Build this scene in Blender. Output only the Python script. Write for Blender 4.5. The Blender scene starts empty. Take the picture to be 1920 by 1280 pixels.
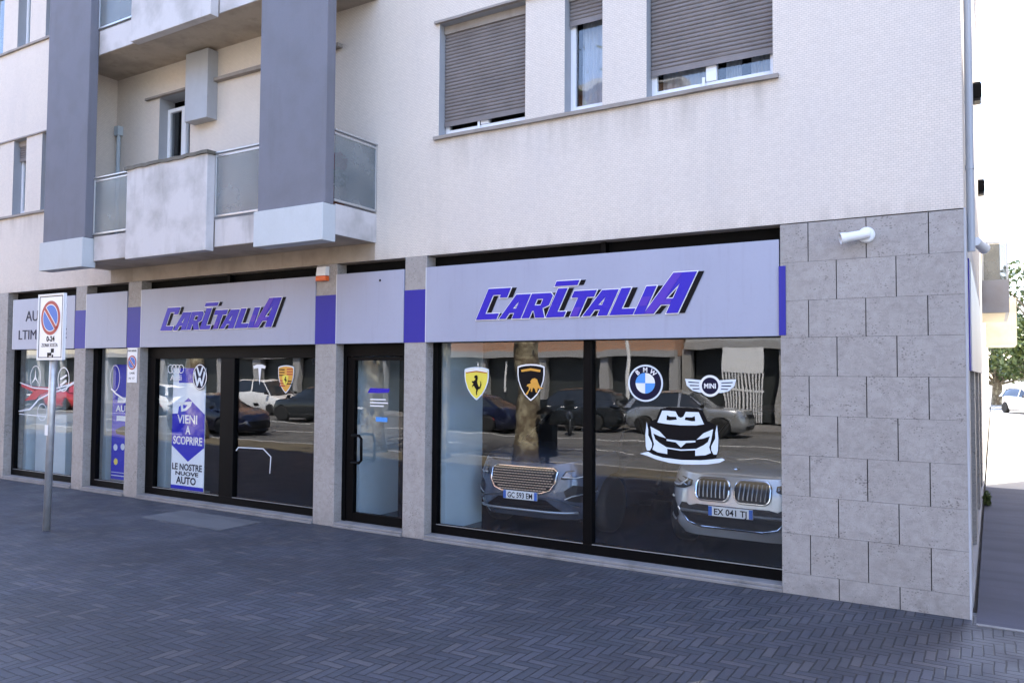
import bpy, bmesh, math, random
from mathutils import Vector, Matrix
R = math.radians
rnd = random.Random(7)
scene = bpy.context.scene
COL = scene.collection

# ------------------------------------------------------------------ camera
cam_d = bpy.data.cameras.new("camera"); cam = bpy.data.objects.new("camera", cam_d); COL.objects.link(cam)
r_ = Vector((0.8543402, 0.5196700, 0.0067777)); u_ = Vector((0.0146652, -0.0371416, 0.9992024)); w_ = Vector((-0.5195072, 0.8535594, 0.0393526))
M = Matrix((r_, u_, -w_)).transposed().to_4x4(); M.translation = Vector((0, -8.3588, 2.2)); cam.matrix_world = M
cam_d.sensor_width = 36; cam_d.lens = 27.792; cam_d.clip_end = 2000; cam_d.clip_start = 0.05
scene.camera = cam
# ------------------------------------------------------------------ sky, sun, exposure
SUN_EL = R(58.5); SUN_DIR = Vector((0.5145 * math.cos(SUN_EL), 0.8575 * math.cos(SUN_EL), math.sin(SUN_EL)))
wd = bpy.data.worlds.new("World"); scene.world = wd; wd.use_nodes = True
nt = wd.node_tree; bg = nt.nodes["Background"]
sky = nt.nodes.new("ShaderNodeTexSky"); sky.sky_type = 'NISHITA'; sky.sun_disc = False
sky.sun_elevation = SUN_EL; sky.sun_rotation = math.atan2(SUN_DIR.x, SUN_DIR.y); sky.dust_density = 0.8; sky.air_density = 1.0; sky.ozone_density = 3.0
tint = nt.nodes.new("ShaderNodeMix"); tint.data_type = 'RGBA'; tint.blend_type = 'MULTIPLY'; tint.inputs[0].default_value = 1; tint.inputs[7].default_value = (1.13, 0.995, 0.975, 1)
nt.links.new(sky.outputs[0], tint.inputs[6]); nt.links.new(tint.outputs[2], bg.inputs[0]); bg.inputs[1].default_value = 0.15
sl = bpy.data.lights.new("sun", 'SUN'); sl.energy = 4.2; sl.angle = R(0.5); sl.color = (1.0, 0.93, 0.82)
so = bpy.data.objects.new("sun", sl); COL.objects.link(so); so.rotation_euler = SUN_DIR.to_track_quat('Z', 'Y').to_euler(); so.location = (20, 20, 40)
vs = scene.view_settings; vs.view_transform = 'Standard'; vs.look = 'None'; vs.gamma = 1; vs.exposure = 2.85
scene.cycles.max_bounces = 8; scene.cycles.transparent_max_bounces = 16; scene.cycles.glossy_bounces = 5

# ------------------------------------------------------------------ materials
MATS = {}
class NT:
    def __init__(s, name):
        s.m = bpy.data.materials.new(name); s.m.use_nodes = True; s.t = s.m.node_tree; s.b = s.t.nodes["Principled BSDF"]; s.out = s.t.nodes["Material Output"]
    def n(s, typ, **kw):
        x = s.t.nodes.new("ShaderNode" + typ)
        for k, v in kw.items(): setattr(x, k, v)
        return x
    def l(s, a, b): s.t.links.new(a, b)
    def val(s, sock, v):
        if hasattr(v, 'is_linked') or isinstance(v, bpy.types.NodeSocket): s.l(v, sock)
        else: sock.default_value = v
    def math(s, op, a, b=0.0, c=None):
        x = s.n("Math", operation=op); s.val(x.inputs[0], a); s.val(x.inputs[1], b)
        if c is not None: s.val(x.inputs[2], c)
        return x.outputs[0]
    def noise(s, scale, detail=4, vec=None, rough=0.55):
        x = s.n("TexNoise"); x.inputs["Scale"].default_value = scale; x.inputs["Detail"].default_value = detail; x.inputs["Roughness"].default_value = rough
        s.l(vec or s.coord(), x.inputs["Vector"]); return x.outputs["Fac"]
    def coord(s, scale=None):
        if not hasattr(s, 'g'): s.g = s.n("NewGeometry").outputs["Position"]
        if scale is None: return s.g
        v = s.n("Vector" + "Math", operation='MULTIPLY'); s.l(s.g, v.inputs[0]); v.inputs[1].default_value = scale; return v.outputs[0]
    def mix(s, f, a, b, mode='MIX'):
        x = s.n("Mix", data_type='RGBA', blend_type=mode); s.val(x.inputs[0], f)
        for sock, v in ((x.inputs[6], a), (x.inputs[7], b)):
            if isinstance(v, tuple): sock.default_value = (*v, 1) if len(v) == 3 else v
            else: s.l(v, sock)
        return x.outputs[2]
    def ramp(s, f, lo, hi, a=0.0, b=1.0):
        x = s.n("MapRange"); s.l(f, x.inputs[0]); x.inputs[1].default_value = lo; x.inputs[2].default_value = hi; x.inputs[3].default_value = a; x.inputs[4].default_value = b; return x.outputs[0]
    def bump(s, h, strength=0.3, dist=0.01, prev=None):
        x = s.n("Bump"); x.inputs["Strength"].default_value = strength; x.inputs["Distance"].default_value = dist; s.l(h, x.inputs["Height"])
        if prev: s.l(prev, x.inputs["Normal"])
        return x.outputs[0]

def plain(name, col, rough=0.6, metal=0.0, var=0.0, scale=6.0, bump=0.0, bscale=60.0, coat=0.0, spec=None):
    if name in MATS: return MATS[name]
    t = NT(name); b = t.b; b.inputs["Roughness"].default_value = rough; b.inputs["Metallic"].default_value = metal
    b.inputs["Coat Weight"].default_value = coat
    if spec is not None: b.inputs["Specular IOR Level"].default_value = spec
    if var > 0:
        f = t.noise(scale, 6)
        c = t.mix(t.ramp(f, 0.3, 0.7), tuple(max(0, x * (1 - var)) for x in col), tuple(min(1, x * (1 + var)) for x in col)); t.l(c, b.inputs["Base Color"])
    else: b.inputs["Base Color"].default_value = (*col, 1)
    if bump > 0: t.l(t.bump(t.noise(bscale, 3), bump, 0.01), b.inputs["Normal"])
    MATS[name] = t.m; return t.m

def wall_mat():
    t = NT("mosaic_render")
    # small horizontal tesserae
    g = t.coord(); sx = t.n("SeparateXYZ"); t.l(g, sx.inputs[0])
    xy = t.math('ADD', sx.outputs[0], sx.outputs[1]); cx = t.n("CombineXYZ"); t.l(xy, cx.inputs[0]); t.l(sx.outputs[2], cx.inputs[1])
    br = t.n("TexBrick"); t.l(cx.outputs[0], br.inputs["Vector"]); br.inputs["Scale"].default_value = 1.0
    br.inputs["Brick Width"].default_value = 0.044; br.inputs["Row Height"].default_value = 0.022; br.inputs["Mortar Size"].default_value = 0.0022
    br.inputs["Color1"].default_value = (0.64, 0.565, 0.485, 1); br.inputs["Color2"].default_value = (0.69, 0.61, 0.525, 1); br.inputs["Mortar"].default_value = (0.46, 0.41, 0.36, 1)
    n1 = t.noise(0.9, 8); n2 = t.noise(1.0, 6, t.coord((2.2, 2.2, 0.35)))
    n3 = t.noise(16, 4)
    c = t.mix(t.ramp(n1, 0.42, 0.75, 0, 0.30), br.outputs["Color"], (0.50, 0.46, 0.44))
    c = t.mix(t.ramp(n2, 0.52, 0.74, 0, 0.22), c, (0.40, 0.37, 0.35))
    c = t.mix(t.ramp(n3, 0.4, 0.7, 0, 0.18), c, (0.74, 0.67, 0.585))
    # run-off grime below the first-floor sill and at the foot of the render
    z = sx.outputs[2]
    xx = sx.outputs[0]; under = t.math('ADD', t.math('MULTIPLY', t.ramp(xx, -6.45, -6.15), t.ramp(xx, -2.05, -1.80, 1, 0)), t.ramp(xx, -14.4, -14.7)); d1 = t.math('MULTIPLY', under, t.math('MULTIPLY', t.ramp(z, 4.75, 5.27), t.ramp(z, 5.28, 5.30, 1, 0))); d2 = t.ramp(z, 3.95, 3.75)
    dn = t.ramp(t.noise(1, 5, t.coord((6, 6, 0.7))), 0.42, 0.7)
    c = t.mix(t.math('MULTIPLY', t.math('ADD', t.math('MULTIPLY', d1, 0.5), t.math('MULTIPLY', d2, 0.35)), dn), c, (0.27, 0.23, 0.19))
    t.l(c, t.b.inputs["Base Color"]); t.b.inputs["Roughness"].default_value = 0.75
    t.l(t.bump(br.outputs["Fac"], -0.2, 0.004, t.bump(t.noise(9, 4), 0.10, 0.01)), t.b.inputs["Normal"])
    return t.m

def fascia_mat():
    t = NT("fascia_panel"); n1 = t.noise(1.0, 5, t.coord((0.8, 0.8, 0.35))); n2 = t.noise(1.0, 6, t.coord((14, 14, 0.9)))
    c = t.mix(t.ramp(n1, 0.35, 0.7), (0.305, 0.320, 0.408), (0.345, 0.360, 0.452)); c = t.mix(t.ramp(n2, 0.56, 0.74, 0, 0.16), c, (0.20, 0.20, 0.22)); c = t.mix(t.ramp(t.noise(30, 3), 0.55, 0.75, 0, 0.10), c, (0.24, 0.24, 0.26))
    t.l(c, t.b.inputs["Base Color"]); t.b.inputs["Roughness"].default_value = 0.42; t.l(t.bump(t.noise(1.3, 2), 0.25, 0.02), t.b.inputs["Normal"]); return t.m

def plaster(name, col, dirt=(0.25, 0.22, 0.19), amt=0.4, rough=0.85):
    t = NT(name); n1 = t.noise(2.1, 7); n2 = t.noise(1.0, 6, t.coord((5, 5, 0.8))); n3 = t.noise(40, 3)
    c = t.mix(t.ramp(n3, 0.3, 0.7, 0, 0.25), col, tuple(x * 0.82 for x in col))
    c = t.mix(t.ramp(n1, 0.45, 0.75, 0, amt), c, dirt); c = t.mix(t.ramp(n2, 0.55, 0.8, 0, amt), c, dirt)
    t.l(c, t.b.inputs["Base Color"]); t.b.inputs["Roughness"].default_value = rough
    t.l(t.bump(n3, 0.25, 0.004), t.b.inputs["Normal"]); return t.m

def stone_mat():
    t = NT("travertine")
    n1 = t.noise(1.3, 6); n2 = t.noise(14, 5); n3 = t.noise(1, 5, t.coord((9, 9, 26)))
    c = t.mix(t.ramp(n1, 0.3, 0.7), (0.295, 0.265, 0.243), (0.375, 0.343, 0.318)); c = t.mix(t.ramp(n2, 0.35, 0.7, 0, 0.6), c, (0.44, 0.41, 0.385))
    c = t.mix(t.ramp(n3, 0.54, 0.72, 0, 0.4), c, (0.20, 0.175, 0.16))
    vn_ = t.noise(1.0, 7, t.coord((3.2, 3.2, 3.2)), 0.75); c = t.mix(t.ramp(t.math('ABSOLUTE', t.math('SUBTRACT', vn_, 0.5)), 0.0, 0.02, 0.35, 0.0), c, (0.16, 0.14, 0.125))
    c = t.mix(t.ramp(t.noise(90, 2), 0.35, 0.7, 0, 0.35), c, (0.22, 0.20, 0.185))
    v = t.n("TexVoronoi", feature='F1'); v.inputs["Scale"].default_value = 1
    dist = t.n("Mix", data_type='VECTOR'); dn = t.n("TexNoise"); dn.inputs["Scale"].default_value = 7; t.l(t.coord(), dn.inputs["Vector"])
    vm = t.n("VectorMath", operation='MULTIPLY_ADD'); t.l(dn.outputs["Color"], vm.inputs[0]); vm.inputs[1].default_value = (1.6, 1.6, 1.6); t.l(t.coord((34, 34, 48)), vm.inputs[2]); t.l(vm.outputs[0], v.inputs["Vector"])
    big = t.math('MULTIPLY', t.ramp(t.noise(4, 4), 0.38, 0.66, 0.05, 0.40), t.ramp(t.noise(21, 3), 0.35, 0.65, 0.55, 1.15))
    x = t.math('SUBTRACT', big, v.outputs["Distance"]); pit = t.ramp(x, 0.0, 0.05)
    c = t.mix(t.math('MULTIPLY', pit, 0.6), c, (0.09, 0.075, 0.065))
    isl = t.n("TexWhiteNoise", noise_dimensions='1D'); t.l(t.n("NewGeometry").outputs["Random Per Island"], isl.inputs["W"]); c = t.mix(t.math('MULTIPLY', isl.outputs["Value"], 0.22), c, (0.22, 0.195, 0.175))
    # blotchy darker tone towards the foot of the stone
    sx = t.n("SeparateXYZ"); t.l(t.coord(), sx.inputs[0]); foot = t.math('MULTIPLY', t.ramp(sx.outputs[2], 0.28, 0.0), t.ramp(t.noise(6, 4), 0.3, 0.65))
    c = t.mix(t.math('MULTIPLY', foot, 0.45), c, (0.15, 0.14, 0.13))
    t.l(c, t.b.inputs["Base Color"]); t.b.inputs["Roughness"].default_value = 0.6
    t.l(t.bump(pit, -0.6, 0.006, t.bump(n2, 0.15, 0.004)), t.b.inputs["Normal"]); return t.m

def herring_mat(W=0.078, n=3):
    t = NT("herringbone_pavers")
    dn = t.n("TexNoise"); dn.inputs["Scale"].default_value = 1.3; dn.inputs["Detail"].default_value = 3; t.l(t.coord(), dn.inputs["Vector"])
    vm = t.n("VectorMath", operation='MULTIPLY_ADD'); t.l(dn.outputs["Color"], vm.inputs[0]); vm.inputs[1].default_value = (0.06, 0.06, 0); t.l(t.coord(), vm.inputs[2])
    s = t.n("SeparateXYZ"); t.l(vm.outputs[0], s.inputs[0])
    x = t.math('ADD', t.math('DIVIDE', s.outputs[0], W), 3000.0); y = t.math('ADD', t.math('DIVIDE', s.outputs[1], W), 3000.0)
    i = t.math('FLOOR', x); j = t.math('FLOOR', y); fx = t.math('SUBTRACT', x, i); fy = t.math('SUBTRACT', y, j)
    tt = t.math('FLOORED_MODULO', t.math('SUBTRACT', i, j), 2.0 * n) if False else t.math('MODULO', t.math('ADD', t.math('SUBTRACT', i, j), 12000.0), 2.0 * n)
    hor = t.math('LESS_THAN', tt, n - 0.5)
    k = t.math('SUBTRACT', 2.0 * n - 1, tt)
    def sel(a, b): return t.math('ADD', t.math('MULTIPLY', hor, a), t.math('MULTIPLY', t.math('SUBTRACT', 1.0, hor), b))
    u = sel(t.math('ADD', tt, fx), t.math('ADD', k, fy)); v = sel(fy, fx)
    ida = sel(t.math('SUBTRACT', i, tt), i); idb = sel(j, t.math('SUBTRACT', j, k))
    du = t.math('MINIMUM', u, t.math('SUBTRACT', float(n), u)); dv = t.math('MINIMUM', v, t.math('SUBTRACT', 1.0, v)); d = t.math('MINIMUM', du, dv)
    wob = t.math('MULTIPLY', t.math('SUBTRACT', t.noise(55, 2), 0.5), 0.09); d = t.math('ADD', d, wob)
    cv = t.n("CombineXYZ"); t.l(ida, cv.inputs[0]); t.l(idb, cv.inputs[1]); t.l(hor, cv.inputs[2])
    wn = t.n("TexWhiteNoise", noise_dimensions='3D'); t.l(cv.outputs[0], wn.inputs[0])
    joint = t.ramp(d, 0.04, 0.105, 1.0, 0.0)
    c = t.mix(wn.outputs["Value"], (0.052, 0.054, 0.066), (0.086, 0.086, 0.104))
    n1 = t.noise(0.55, 7); n2 = t.noise(3.2, 5); n3 = t.noise(70, 3)
    c = t.mix(t.ramp(n2, 0.45, 0.75, 0, 0.5), c, (0.070, 0.080, 0.086)); c = t.mix(t.ramp(n1, 0.42, 0.60, 0, 0.6), c, (0.040, 0.039, 0.044)); c = t.mix(t.math('MULTIPLY', t.ramp(wn.outputs['Value'], 0.90, 0.93), 0.35), c, (0.12, 0.105, 0.10)); c = t.mix(t.ramp(t.noise(0.35, 3), 0.52, 0.72, 0, 0.35), c, (0.085, 0.075, 0.082))
    c = t.mix(t.ramp(t.noise(1.1, 8, None, 0.7), 0.60, 0.72, 0, 0.5), c, (0.14, 0.135, 0.13))
    c = t.mix(t.ramp(n3, 0.35, 0.7, 0, 0.25), c, (0.03, 0.03, 0.03))
    c = t.mix(t.math('MULTIPLY', joint, 0.85), c, (0.018, 0.017, 0.017))
    t.l(c, t.b.inputs["Base Color"]); t.b.inputs["Specular IOR Level"].default_value = 0.35
    t.l(t.ramp(t.noise(2.0, 5), 0.3, 0.7, 0.5, 0.75), t.b.inputs["Roughness"])
    tilt = t.math('MULTIPLY', wn.outputs["Value"], 0.35)
    h = t.math('ADD', t.math('SUBTRACT', tilt, joint), t.math('MULTIPLY', n3, 0.15))
    t.l(t.bump(h, 0.55, 0.007), t.b.inputs["Normal"]); return t.m

def asphalt_mat(name, col, patch=0.3):
    t = NT(name); n1 = t.noise(0.6, 7); n2 = t.noise(120, 3); n3 = t.noise(1.0, 4, t.coord((0.35, 2.2, 1)))
    c = t.mix(t.ramp(n1, 0.35, 0.65), tuple(x * (1 - patch) for x in col), tuple(x * (1 + patch) for x in col)); c = t.mix(t.ramp(n2, 0.3, 0.75, 0, 0.5), c, tuple(x * 1.6 for x in col))
    c = t.mix(t.ramp(n3, 0.5, 0.56, 0, 0.35), c, tuple(x * 0.62 for x in col))
    t.l(c, t.b.inputs["Base Color"]); t.b.inputs["Roughness"].default_value = 0.85; t.l(t.bump(n2, 0.5, 0.004), t.b.inputs["Normal"]); return t.m

def glass_mat(name, base=0.075, k=0.75, tint=(0.78, 0.83, 0.86), wav=0.0):
    t = NT(name); t.t.nodes.remove(t.b)
    lw = t.n("LayerWeight"); lw.inputs[0].default_value = 0.5
    f = t.math('ADD', t.math('MULTIPLY', t.math('POWER', lw.outputs["Facing"], 4.0), k), base)
    tr = t.n("BsdfTransparent"); tr.inputs[0].default_value = (*tint, 1); gl = t.n("BsdfGlossy"); gl.inputs["Roughness"].default_value = 0.0; gl.inputs[0].default_value = (1, 1, 1, 1)
    if wav > 0:
        t.l(t.bump(t.noise(1.7, 1), wav, 0.01), gl.inputs["Normal"])
    mx = t.n("MixShader"); t.l(f, mx.inputs[0]); t.l(tr.outputs[0], mx.inputs[1]); t.l(gl.outputs[0], mx.inputs[2]); t.l(mx.outputs[0], t.out.inputs[0]); return t.m

def frosted_mat():
    t = NT("frosted_glass"); t.b.inputs["Base Color"].default_value = (0.30, 0.34, 0.34, 1); t.b.inputs["Roughness"].default_value = 0.22
    t.b.inputs["Alpha"].default_value = 0.62
    t.l(t.mix(t.ramp(t.noise(2.0, 5), 0.35, 0.7), (0.15, 0.175, 0.19), (0.25, 0.27, 0.275)), t.b.inputs["Base Color"]); return t.m

def bark_mat():
    t = NT("plane_bark"); v = t.n("TexVoronoi", feature='F1'); v.inputs["Scale"].default_value = 1; t.l(t.coord((7, 7, 3.2)), v.inputs["Vector"])
    c = t.mix(t.ramp(t.noise(4.5, 5), 0.46, 0.54), (0.19, 0.145, 0.095), (0.42, 0.37, 0.26)); c = t.mix(t.ramp(v.outputs["Distance"], 0.2, 0.75, 0, 0.7), c, (0.11, 0.085, 0.055))
    t.l(c, t.b.inputs["Base Color"]); t.b.inputs["Roughness"].default_value = 0.9; t.l(t.bump(t.noise(14, 6), 0.8, 0.03), t.b.inputs["Normal"]); return t.m

def leaf_mat(name, a, b):
    t = NT(name); oi = t.n("NewGeometry"); wn = t.n("TexWhiteNoise", noise_dimensions='1D'); t.l(oi.outputs["Random Per Island"], wn.inputs["W"])
    t.l(t.mix(wn.outputs["Value"], a, b), t.b.inputs["Base Color"]); t.b.inputs["Roughness"].default_value = 0.5; t.b.inputs["Subsurface Weight"].default_value = 0
    return t.m

def brick_wall_mat(name, c1, c2):
    t = NT(name); sx = t.n("SeparateXYZ"); t.l(t.coord(), sx.inputs[0]); cx = t.n("CombineXYZ"); t.l(t.math('ADD', sx.outputs[0], sx.outputs[1]), cx.inputs[0]); t.l(sx.outputs[2], cx.inputs[1])
    br = t.n("TexBrick"); t.l(cx.outputs[0], br.inputs[0]); br.inputs["Scale"].default_value = 1; br.inputs["Brick Width"].default_value = 0.25; br.inputs["Row Height"].default_value = 0.07; br.inputs["Mortar Size"].default_value = 0.008
    br.inputs["Color1"].default_value = (*c1, 1); br.inputs["Color2"].default_value = (*c2, 1); br.inputs["Mortar"].default_value = (0.3, 0.27, 0.24, 1); t.l(br.outputs[0], t.b.inputs["Base Color"]); t.b.inputs["Roughness"].default_value = 0.85; return t.m

def paint(name, col, metal=0.0, rough=0.28): return plain(name, col, rough, metal, coat=0.8)

m_wall = wall_mat(); m_stone = stone_mat(); m_herr = herring_mat(); m_asph = asphalt_mat("side_asphalt", (0.045, 0.046, 0.068), 0.35); m_road = asphalt_mat("road_asphalt", (0.085, 0.082, 0.078), 0.25)
m_glass = glass_mat("shop_glass", 0.045, 0.62, (0.95, 0.97, 0.98), 0.14); m_wglass = glass_mat("window_glass", 0.06, 0.7, (0.85, 0.87, 0.88), 0.9); m_frost = frosted_mat()
m_carglass = plain("car_glass", (0.02, 0.024, 0.028), 0.05, spec=0.9)
m_black = plain("black_frame", (0.0016, 0.0016, 0.0020), 0.5, spec=0.10); m_col = plaster("grey_column_render", (0.165, 0.165, 0.193), (0.10, 0.10, 0.10), 0.35)
m_trim = plaster("pale_trim", (0.50, 0.52, 0.53), (0.35, 0.35, 0.33), 0.2); m_para = plaster("parapet_render", (0.56, 0.53, 0.52), (0.20, 0.185, 0.165), 0.55)
m_soff = plaster("soffit_plaster", (0.46, 0.39, 0.31), (0.20, 0.165, 0.13), 0.55); m_band = plaster("brown_band", (0.40, 0.325, 0.25), (0.15, 0.12, 0.09), 0.5)
m_lintel = plaster("sill_stone", (0.30, 0.265, 0.235), (0.13, 0.11, 0.09), 0.5); m_jamb = plaster("jamb_render", (0.34, 0.35, 0.37), (0.25, 0.25, 0.25), 0.2)
m_pvc = plain("white_pvc", (0.74, 0.75, 0.77), 0.35); m_shut = plain("shutter_slats", (0.175, 0.155, 0.148), 0.55, var=0.15, scale=3); m_curt = plain("curtain", (0.62, 0.63, 0.68), 0.9)
m_panel = fascia_mat(); m_violet = plain("violet_film", (0.024, 0.021, 0.27), 0.45, spec=0.3)
m_pedge = plain("fascia_edge", (0.62, 0.64, 0.66), 0.35)
m_dark = plain("dark_recess", (0.003, 0.003, 0.003), 0.7, spec=0.1); m_alu = plain("aluminium", (0.50, 0.51, 0.52), 0.35, 0.7); m_galv = plain("galvanised", (0.46, 0.47, 0.48), 0.42, 0.6, var=0.15, scale=9)
m_white = plain("white_enamel", (0.78, 0.78, 0.78), 0.35); m_vinyl = plain("pale_vinyl", (0.66, 0.72, 0.78), 0.5); m_ink = plain("ink", (0.0022, 0.0022, 0.004), 0.5, spec=0.15); m_ink2 = plain("navy_ink", (0.004, 0.004, 0.028), 0.5, spec=0.2)
m_red = plain("sign_red", (0.36, 0.03, 0.025), 0.45); m_blue = plain("sign_blue", (0.03, 0.13, 0.50), 0.45); m_orange = plain("orange_lens", (0.72, 0.12, 0.02), 0.3)
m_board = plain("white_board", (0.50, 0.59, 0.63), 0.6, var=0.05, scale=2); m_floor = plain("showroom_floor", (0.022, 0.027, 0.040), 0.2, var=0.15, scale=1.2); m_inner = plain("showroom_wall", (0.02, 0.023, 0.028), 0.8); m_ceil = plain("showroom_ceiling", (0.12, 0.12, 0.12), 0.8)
m_banner = plain("banner_blue", (0.004, 0.006, 0.45), 0.5, spec=0.2); m_poster = plain("poster_white", (0.80, 0.84, 0.88), 0.6); m_yellow = plain("shield_yellow", (0.74, 0.62, 0.07), 0.45); m_gold = plain("gold", (0.62, 0.33, 0.05), 0.4, 0.3)
m_lt = plain("lettering_violet", (0.022, 0.012, 0.40), 0.35, spec=0.3); m_lt2 = plain("lettering_lilac", (0.075, 0.028, 0.40), 0.35, spec=0.3)
m_chrome = plain("chrome", (0.78, 0.78, 0.80), 0.12, 1.0); m_tyre = plain("tyre", (0.015, 0.015, 0.015), 0.8); m_rim = plain("alloy", (0.50, 0.50, 0.52), 0.25, 0.9); m_plast = plain("dark_plastic", (0.006, 0.006, 0.007), 0.45, spec=0.3)
m_tail = plain("tail_red", (0.45, 0.02, 0.02), 0.2); m_headl = plain("headlamp", (0.30, 0.31, 0.33), 0.08, 0.6); m_bark = bark_mat()
m_leaf = leaf_mat("leaf_green", (0.05, 0.085, 0.02), (0.14, 0.17, 0.05)); m_hedge = leaf_mat("leaf_dark", (0.02, 0.035, 0.012), (0.06, 0.08, 0.03))

# ------------------------------------------------------------------ builders
def tag(o, label=None, cat=None, group=None, kind=None):
    if label: o["label"] = label
    if cat: o["category"] = cat
    if group: o["group"] = group
    if kind: o["kind"] = kind
    return o
ORG = {}
def thing(name, label, cat, loc=(0, 0, 0), group=None):
    o = bpy.data.objects.new(name, None); COL.objects.link(o); o.location = loc; ORG[o.name] = Vector(loc); o.empty_display_size = 0.2
    return tag(o, label, cat, group)

class MB:
    def __init__(s): s.v = []; s.f = []; s.mi = []
    def add(s, vs, fs, m=0):
        o = len(s.v); s.v += [tuple(x) for x in vs]; s.f += [tuple(i + o for i in f) for f in fs]; s.mi += [m] * len(fs); return s
    def box(s, x0, x1, y0, y1, z0, z1, m=0):
        x0, x1 = min(x0, x1), max(x0, x1); y0, y1 = min(y0, y1), max(y0, y1); z0, z1 = min(z0, z1), max(z0, z1)
        v = [(x, y, z) for x in (x0, x1) for y in (y0, y1) for z in (z0, z1)]
        return s.add(v, [(0, 1, 3, 2), (4, 6, 7, 5), (0, 4, 5, 1), (2, 3, 7, 6), (0, 2, 6, 4), (1, 5, 7, 3)], m)
    def quad(s, a, b, c, d, m=0): return s.add([a, b, c, d], [(0, 1, 2, 3)], m)
    def tube(s, pts, rad, n=10, cap=True, m=0):
        pts = [Vector(p) for p in pts]; rads = rad if isinstance(rad, (list, tuple)) else [rad] * len(pts); rings = []
        for i, p in enumerate(pts):
            d = (pts[min(i + 1, len(pts) - 1)] - pts[max(i - 1, 0)]).normalized(); a = d.orthogonal().normalized()
            if i == 0: pa = a
            else:
                a = (pa - d * pa.dot(d)); a = a.normalized() if a.length > 1e-6 else d.orthogonal().normalized(); pa = a
            b = d.cross(a); rings.append([p + (a * math.cos(2 * math.pi * k / n) + b * math.sin(2 * math.pi * k / n)) * rads[i] for k in range(n)])
        v = [q for r in rings for q in r]; f = []
        for i in range(len(rings) - 1):
            for k in range(n): k2 = (k + 1) % n; f.append((i * n + k, i * n + k2, (i + 1) * n + k2, (i + 1) * n + k))
        if cap: f.append(tuple(range(n))[::-1]); f.append(tuple((len(rings) - 1) * n + k for k in range(n)))
        return s.add(v, f, m)
    def lathe(s, prof, c, axis='y', n=28, m=0):
        v = []; f = []
        for (rr, h) in prof:
            for k in range(n):
                a = 2 * math.pi * k / n; p = (rr * math.cos(a), rr * math.sin(a))
                v.append({'y': (c[0] + p[0], c[1] + h, c[2] + p[1]), 'x': (c[0] + h, c[1] + p[0], c[2] + p[1]), 'z': (c[0] + p[0], c[1] + p[1], c[2] + h)}[axis])
        for i in range(len(prof) - 1):
            for k in range(n): k2 = (k + 1) % n; f.append((i * n + k, i * n + k2, (i + 1) * n + k2, (i + 1) * n + k))
        if prof[0][0] > 1e-4: f.append(tuple(range(n)))
        if prof[-1][0] > 1e-4: f.append(tuple((len(prof) - 1) * n + k for k in range(n)))
        return s.add(v, f, m)
    def build(s, name, mat, parent=None, bevel=0.0, smooth=False, seg=2):
        org = Vector((0, 0, 0))
        if parent is not None: org = ORG.get(parent.name, Vector((0, 0, 0)))
        me = bpy.data.meshes.new(name); me.from_pydata([tuple(Vector(v) - org) for v in s.v], [], s.f)
        for mm in (mat if isinstance(mat, (list, tuple)) else [mat]): me.materials.append(mm)
        me.polygons.foreach_set("material_index", s.mi)
        bm = bmesh.new(); bm.from_mesh(me); bmesh.ops.recalc_face_normals(bm, faces=bm.faces); bm.to_mesh(me); bm.free()
        if smooth: me.polygons.foreach_set("use_smooth", [True] * len(me.polygons))
        o = bpy.data.objects.new(name, me); COL.objects.link(o)
        if parent is not None: o.parent = parent; ORG[o.name] = org
        if bevel > 0:
            b = o.modifiers.new("bevel", 'BEVEL'); b.width = bevel; b.segments = seg; b.limit_method = 'ANGLE'
        return o

def curve_mesh(loops, t=0.004, off=0.0, fill=True):
    """filled 2-D outline (with holes) -> verts (x,z-plane coords as x,y) and faces, extruded by t"""
    cu = bpy.data.curves.new("tmp", 'CURVE'); cu.dimensions = '2D'; cu.fill_mode = 'BOTH'; cu.extrude = t / 2; cu.offset = off
    for lp in loops:
        sp = cu.splines.new('POLY'); sp.points.add(len(lp) - 1); sp.use_cyclic_u = True
        for p, q in zip(sp.points, lp): p.co = (q[0], q[1], 0, 1)
    ob = bpy.data.objects.new("tmp", cu); COL.objects.link(ob); dg = bpy.context.evaluated_depsgraph_get(); me = bpy.data.meshes.new_from_object(ob.evaluated_get(dg))
    v = [tuple(x.co) for x in me.vertices]; f = [tuple(p.vertices) for p in me.polygons]
    bpy.data.objects.remove(ob); bpy.data.curves.remove(cu); bpy.data.meshes.remove(me); return v, f
def text_mesh(body, size, shear=0.0, bold=0.0, align='LEFT', t=0.003, width=None):
    cu = bpy.data.curves.new("tmp", 'FONT'); cu.body = body; cu.size = size; cu.shear = shear; cu.extrude = t / 2; cu.align_x = align; cu.offset = bold; cu.resolution_u = 3
    ob = bpy.data.objects.new("tmp", cu); COL.objects.link(ob); dg = bpy.context.evaluated_depsgraph_get(); me = bpy.data.meshes.new_from_object(ob.evaluated_get(dg))
    v = [tuple(x.co) for x in me.vertices]; f = [tuple(p.vertices) for p in me.polygons]
    bpy.data.objects.remove(ob); bpy.data.curves.remove(cu); bpy.data.meshes.remove(me)
    if width and v:
        x0 = min(a[0] for a in v); x1 = max(a[0] for a in v); k = width / (x1 - x0); v = [((a[0] - (x0 if align == 'LEFT' else 0)) * k, a[1], a[2]) for a in v]
    return v, f
def flat(mb, vf, X, Y, Z, m=0, s=1.0):
    """put a flat 2-D shape on the facade plane facing -Y"""
    v, f = vf; return mb.add([(X + a[0] * s, Y - a[2], Z + a[1] * s) for a in v], f, m)
def circ(cx, cz, r, n=40, rz=None, a0=0, a1=360): return [(cx + r * math.cos(R(a0 + (a1 - a0) * k / n)), cz + (rz or r) * math.sin(R(a0 + (a1 - a0) * k / n))) for k in range(n + (0 if a1 - a0 >= 360 else 1))]
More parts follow.
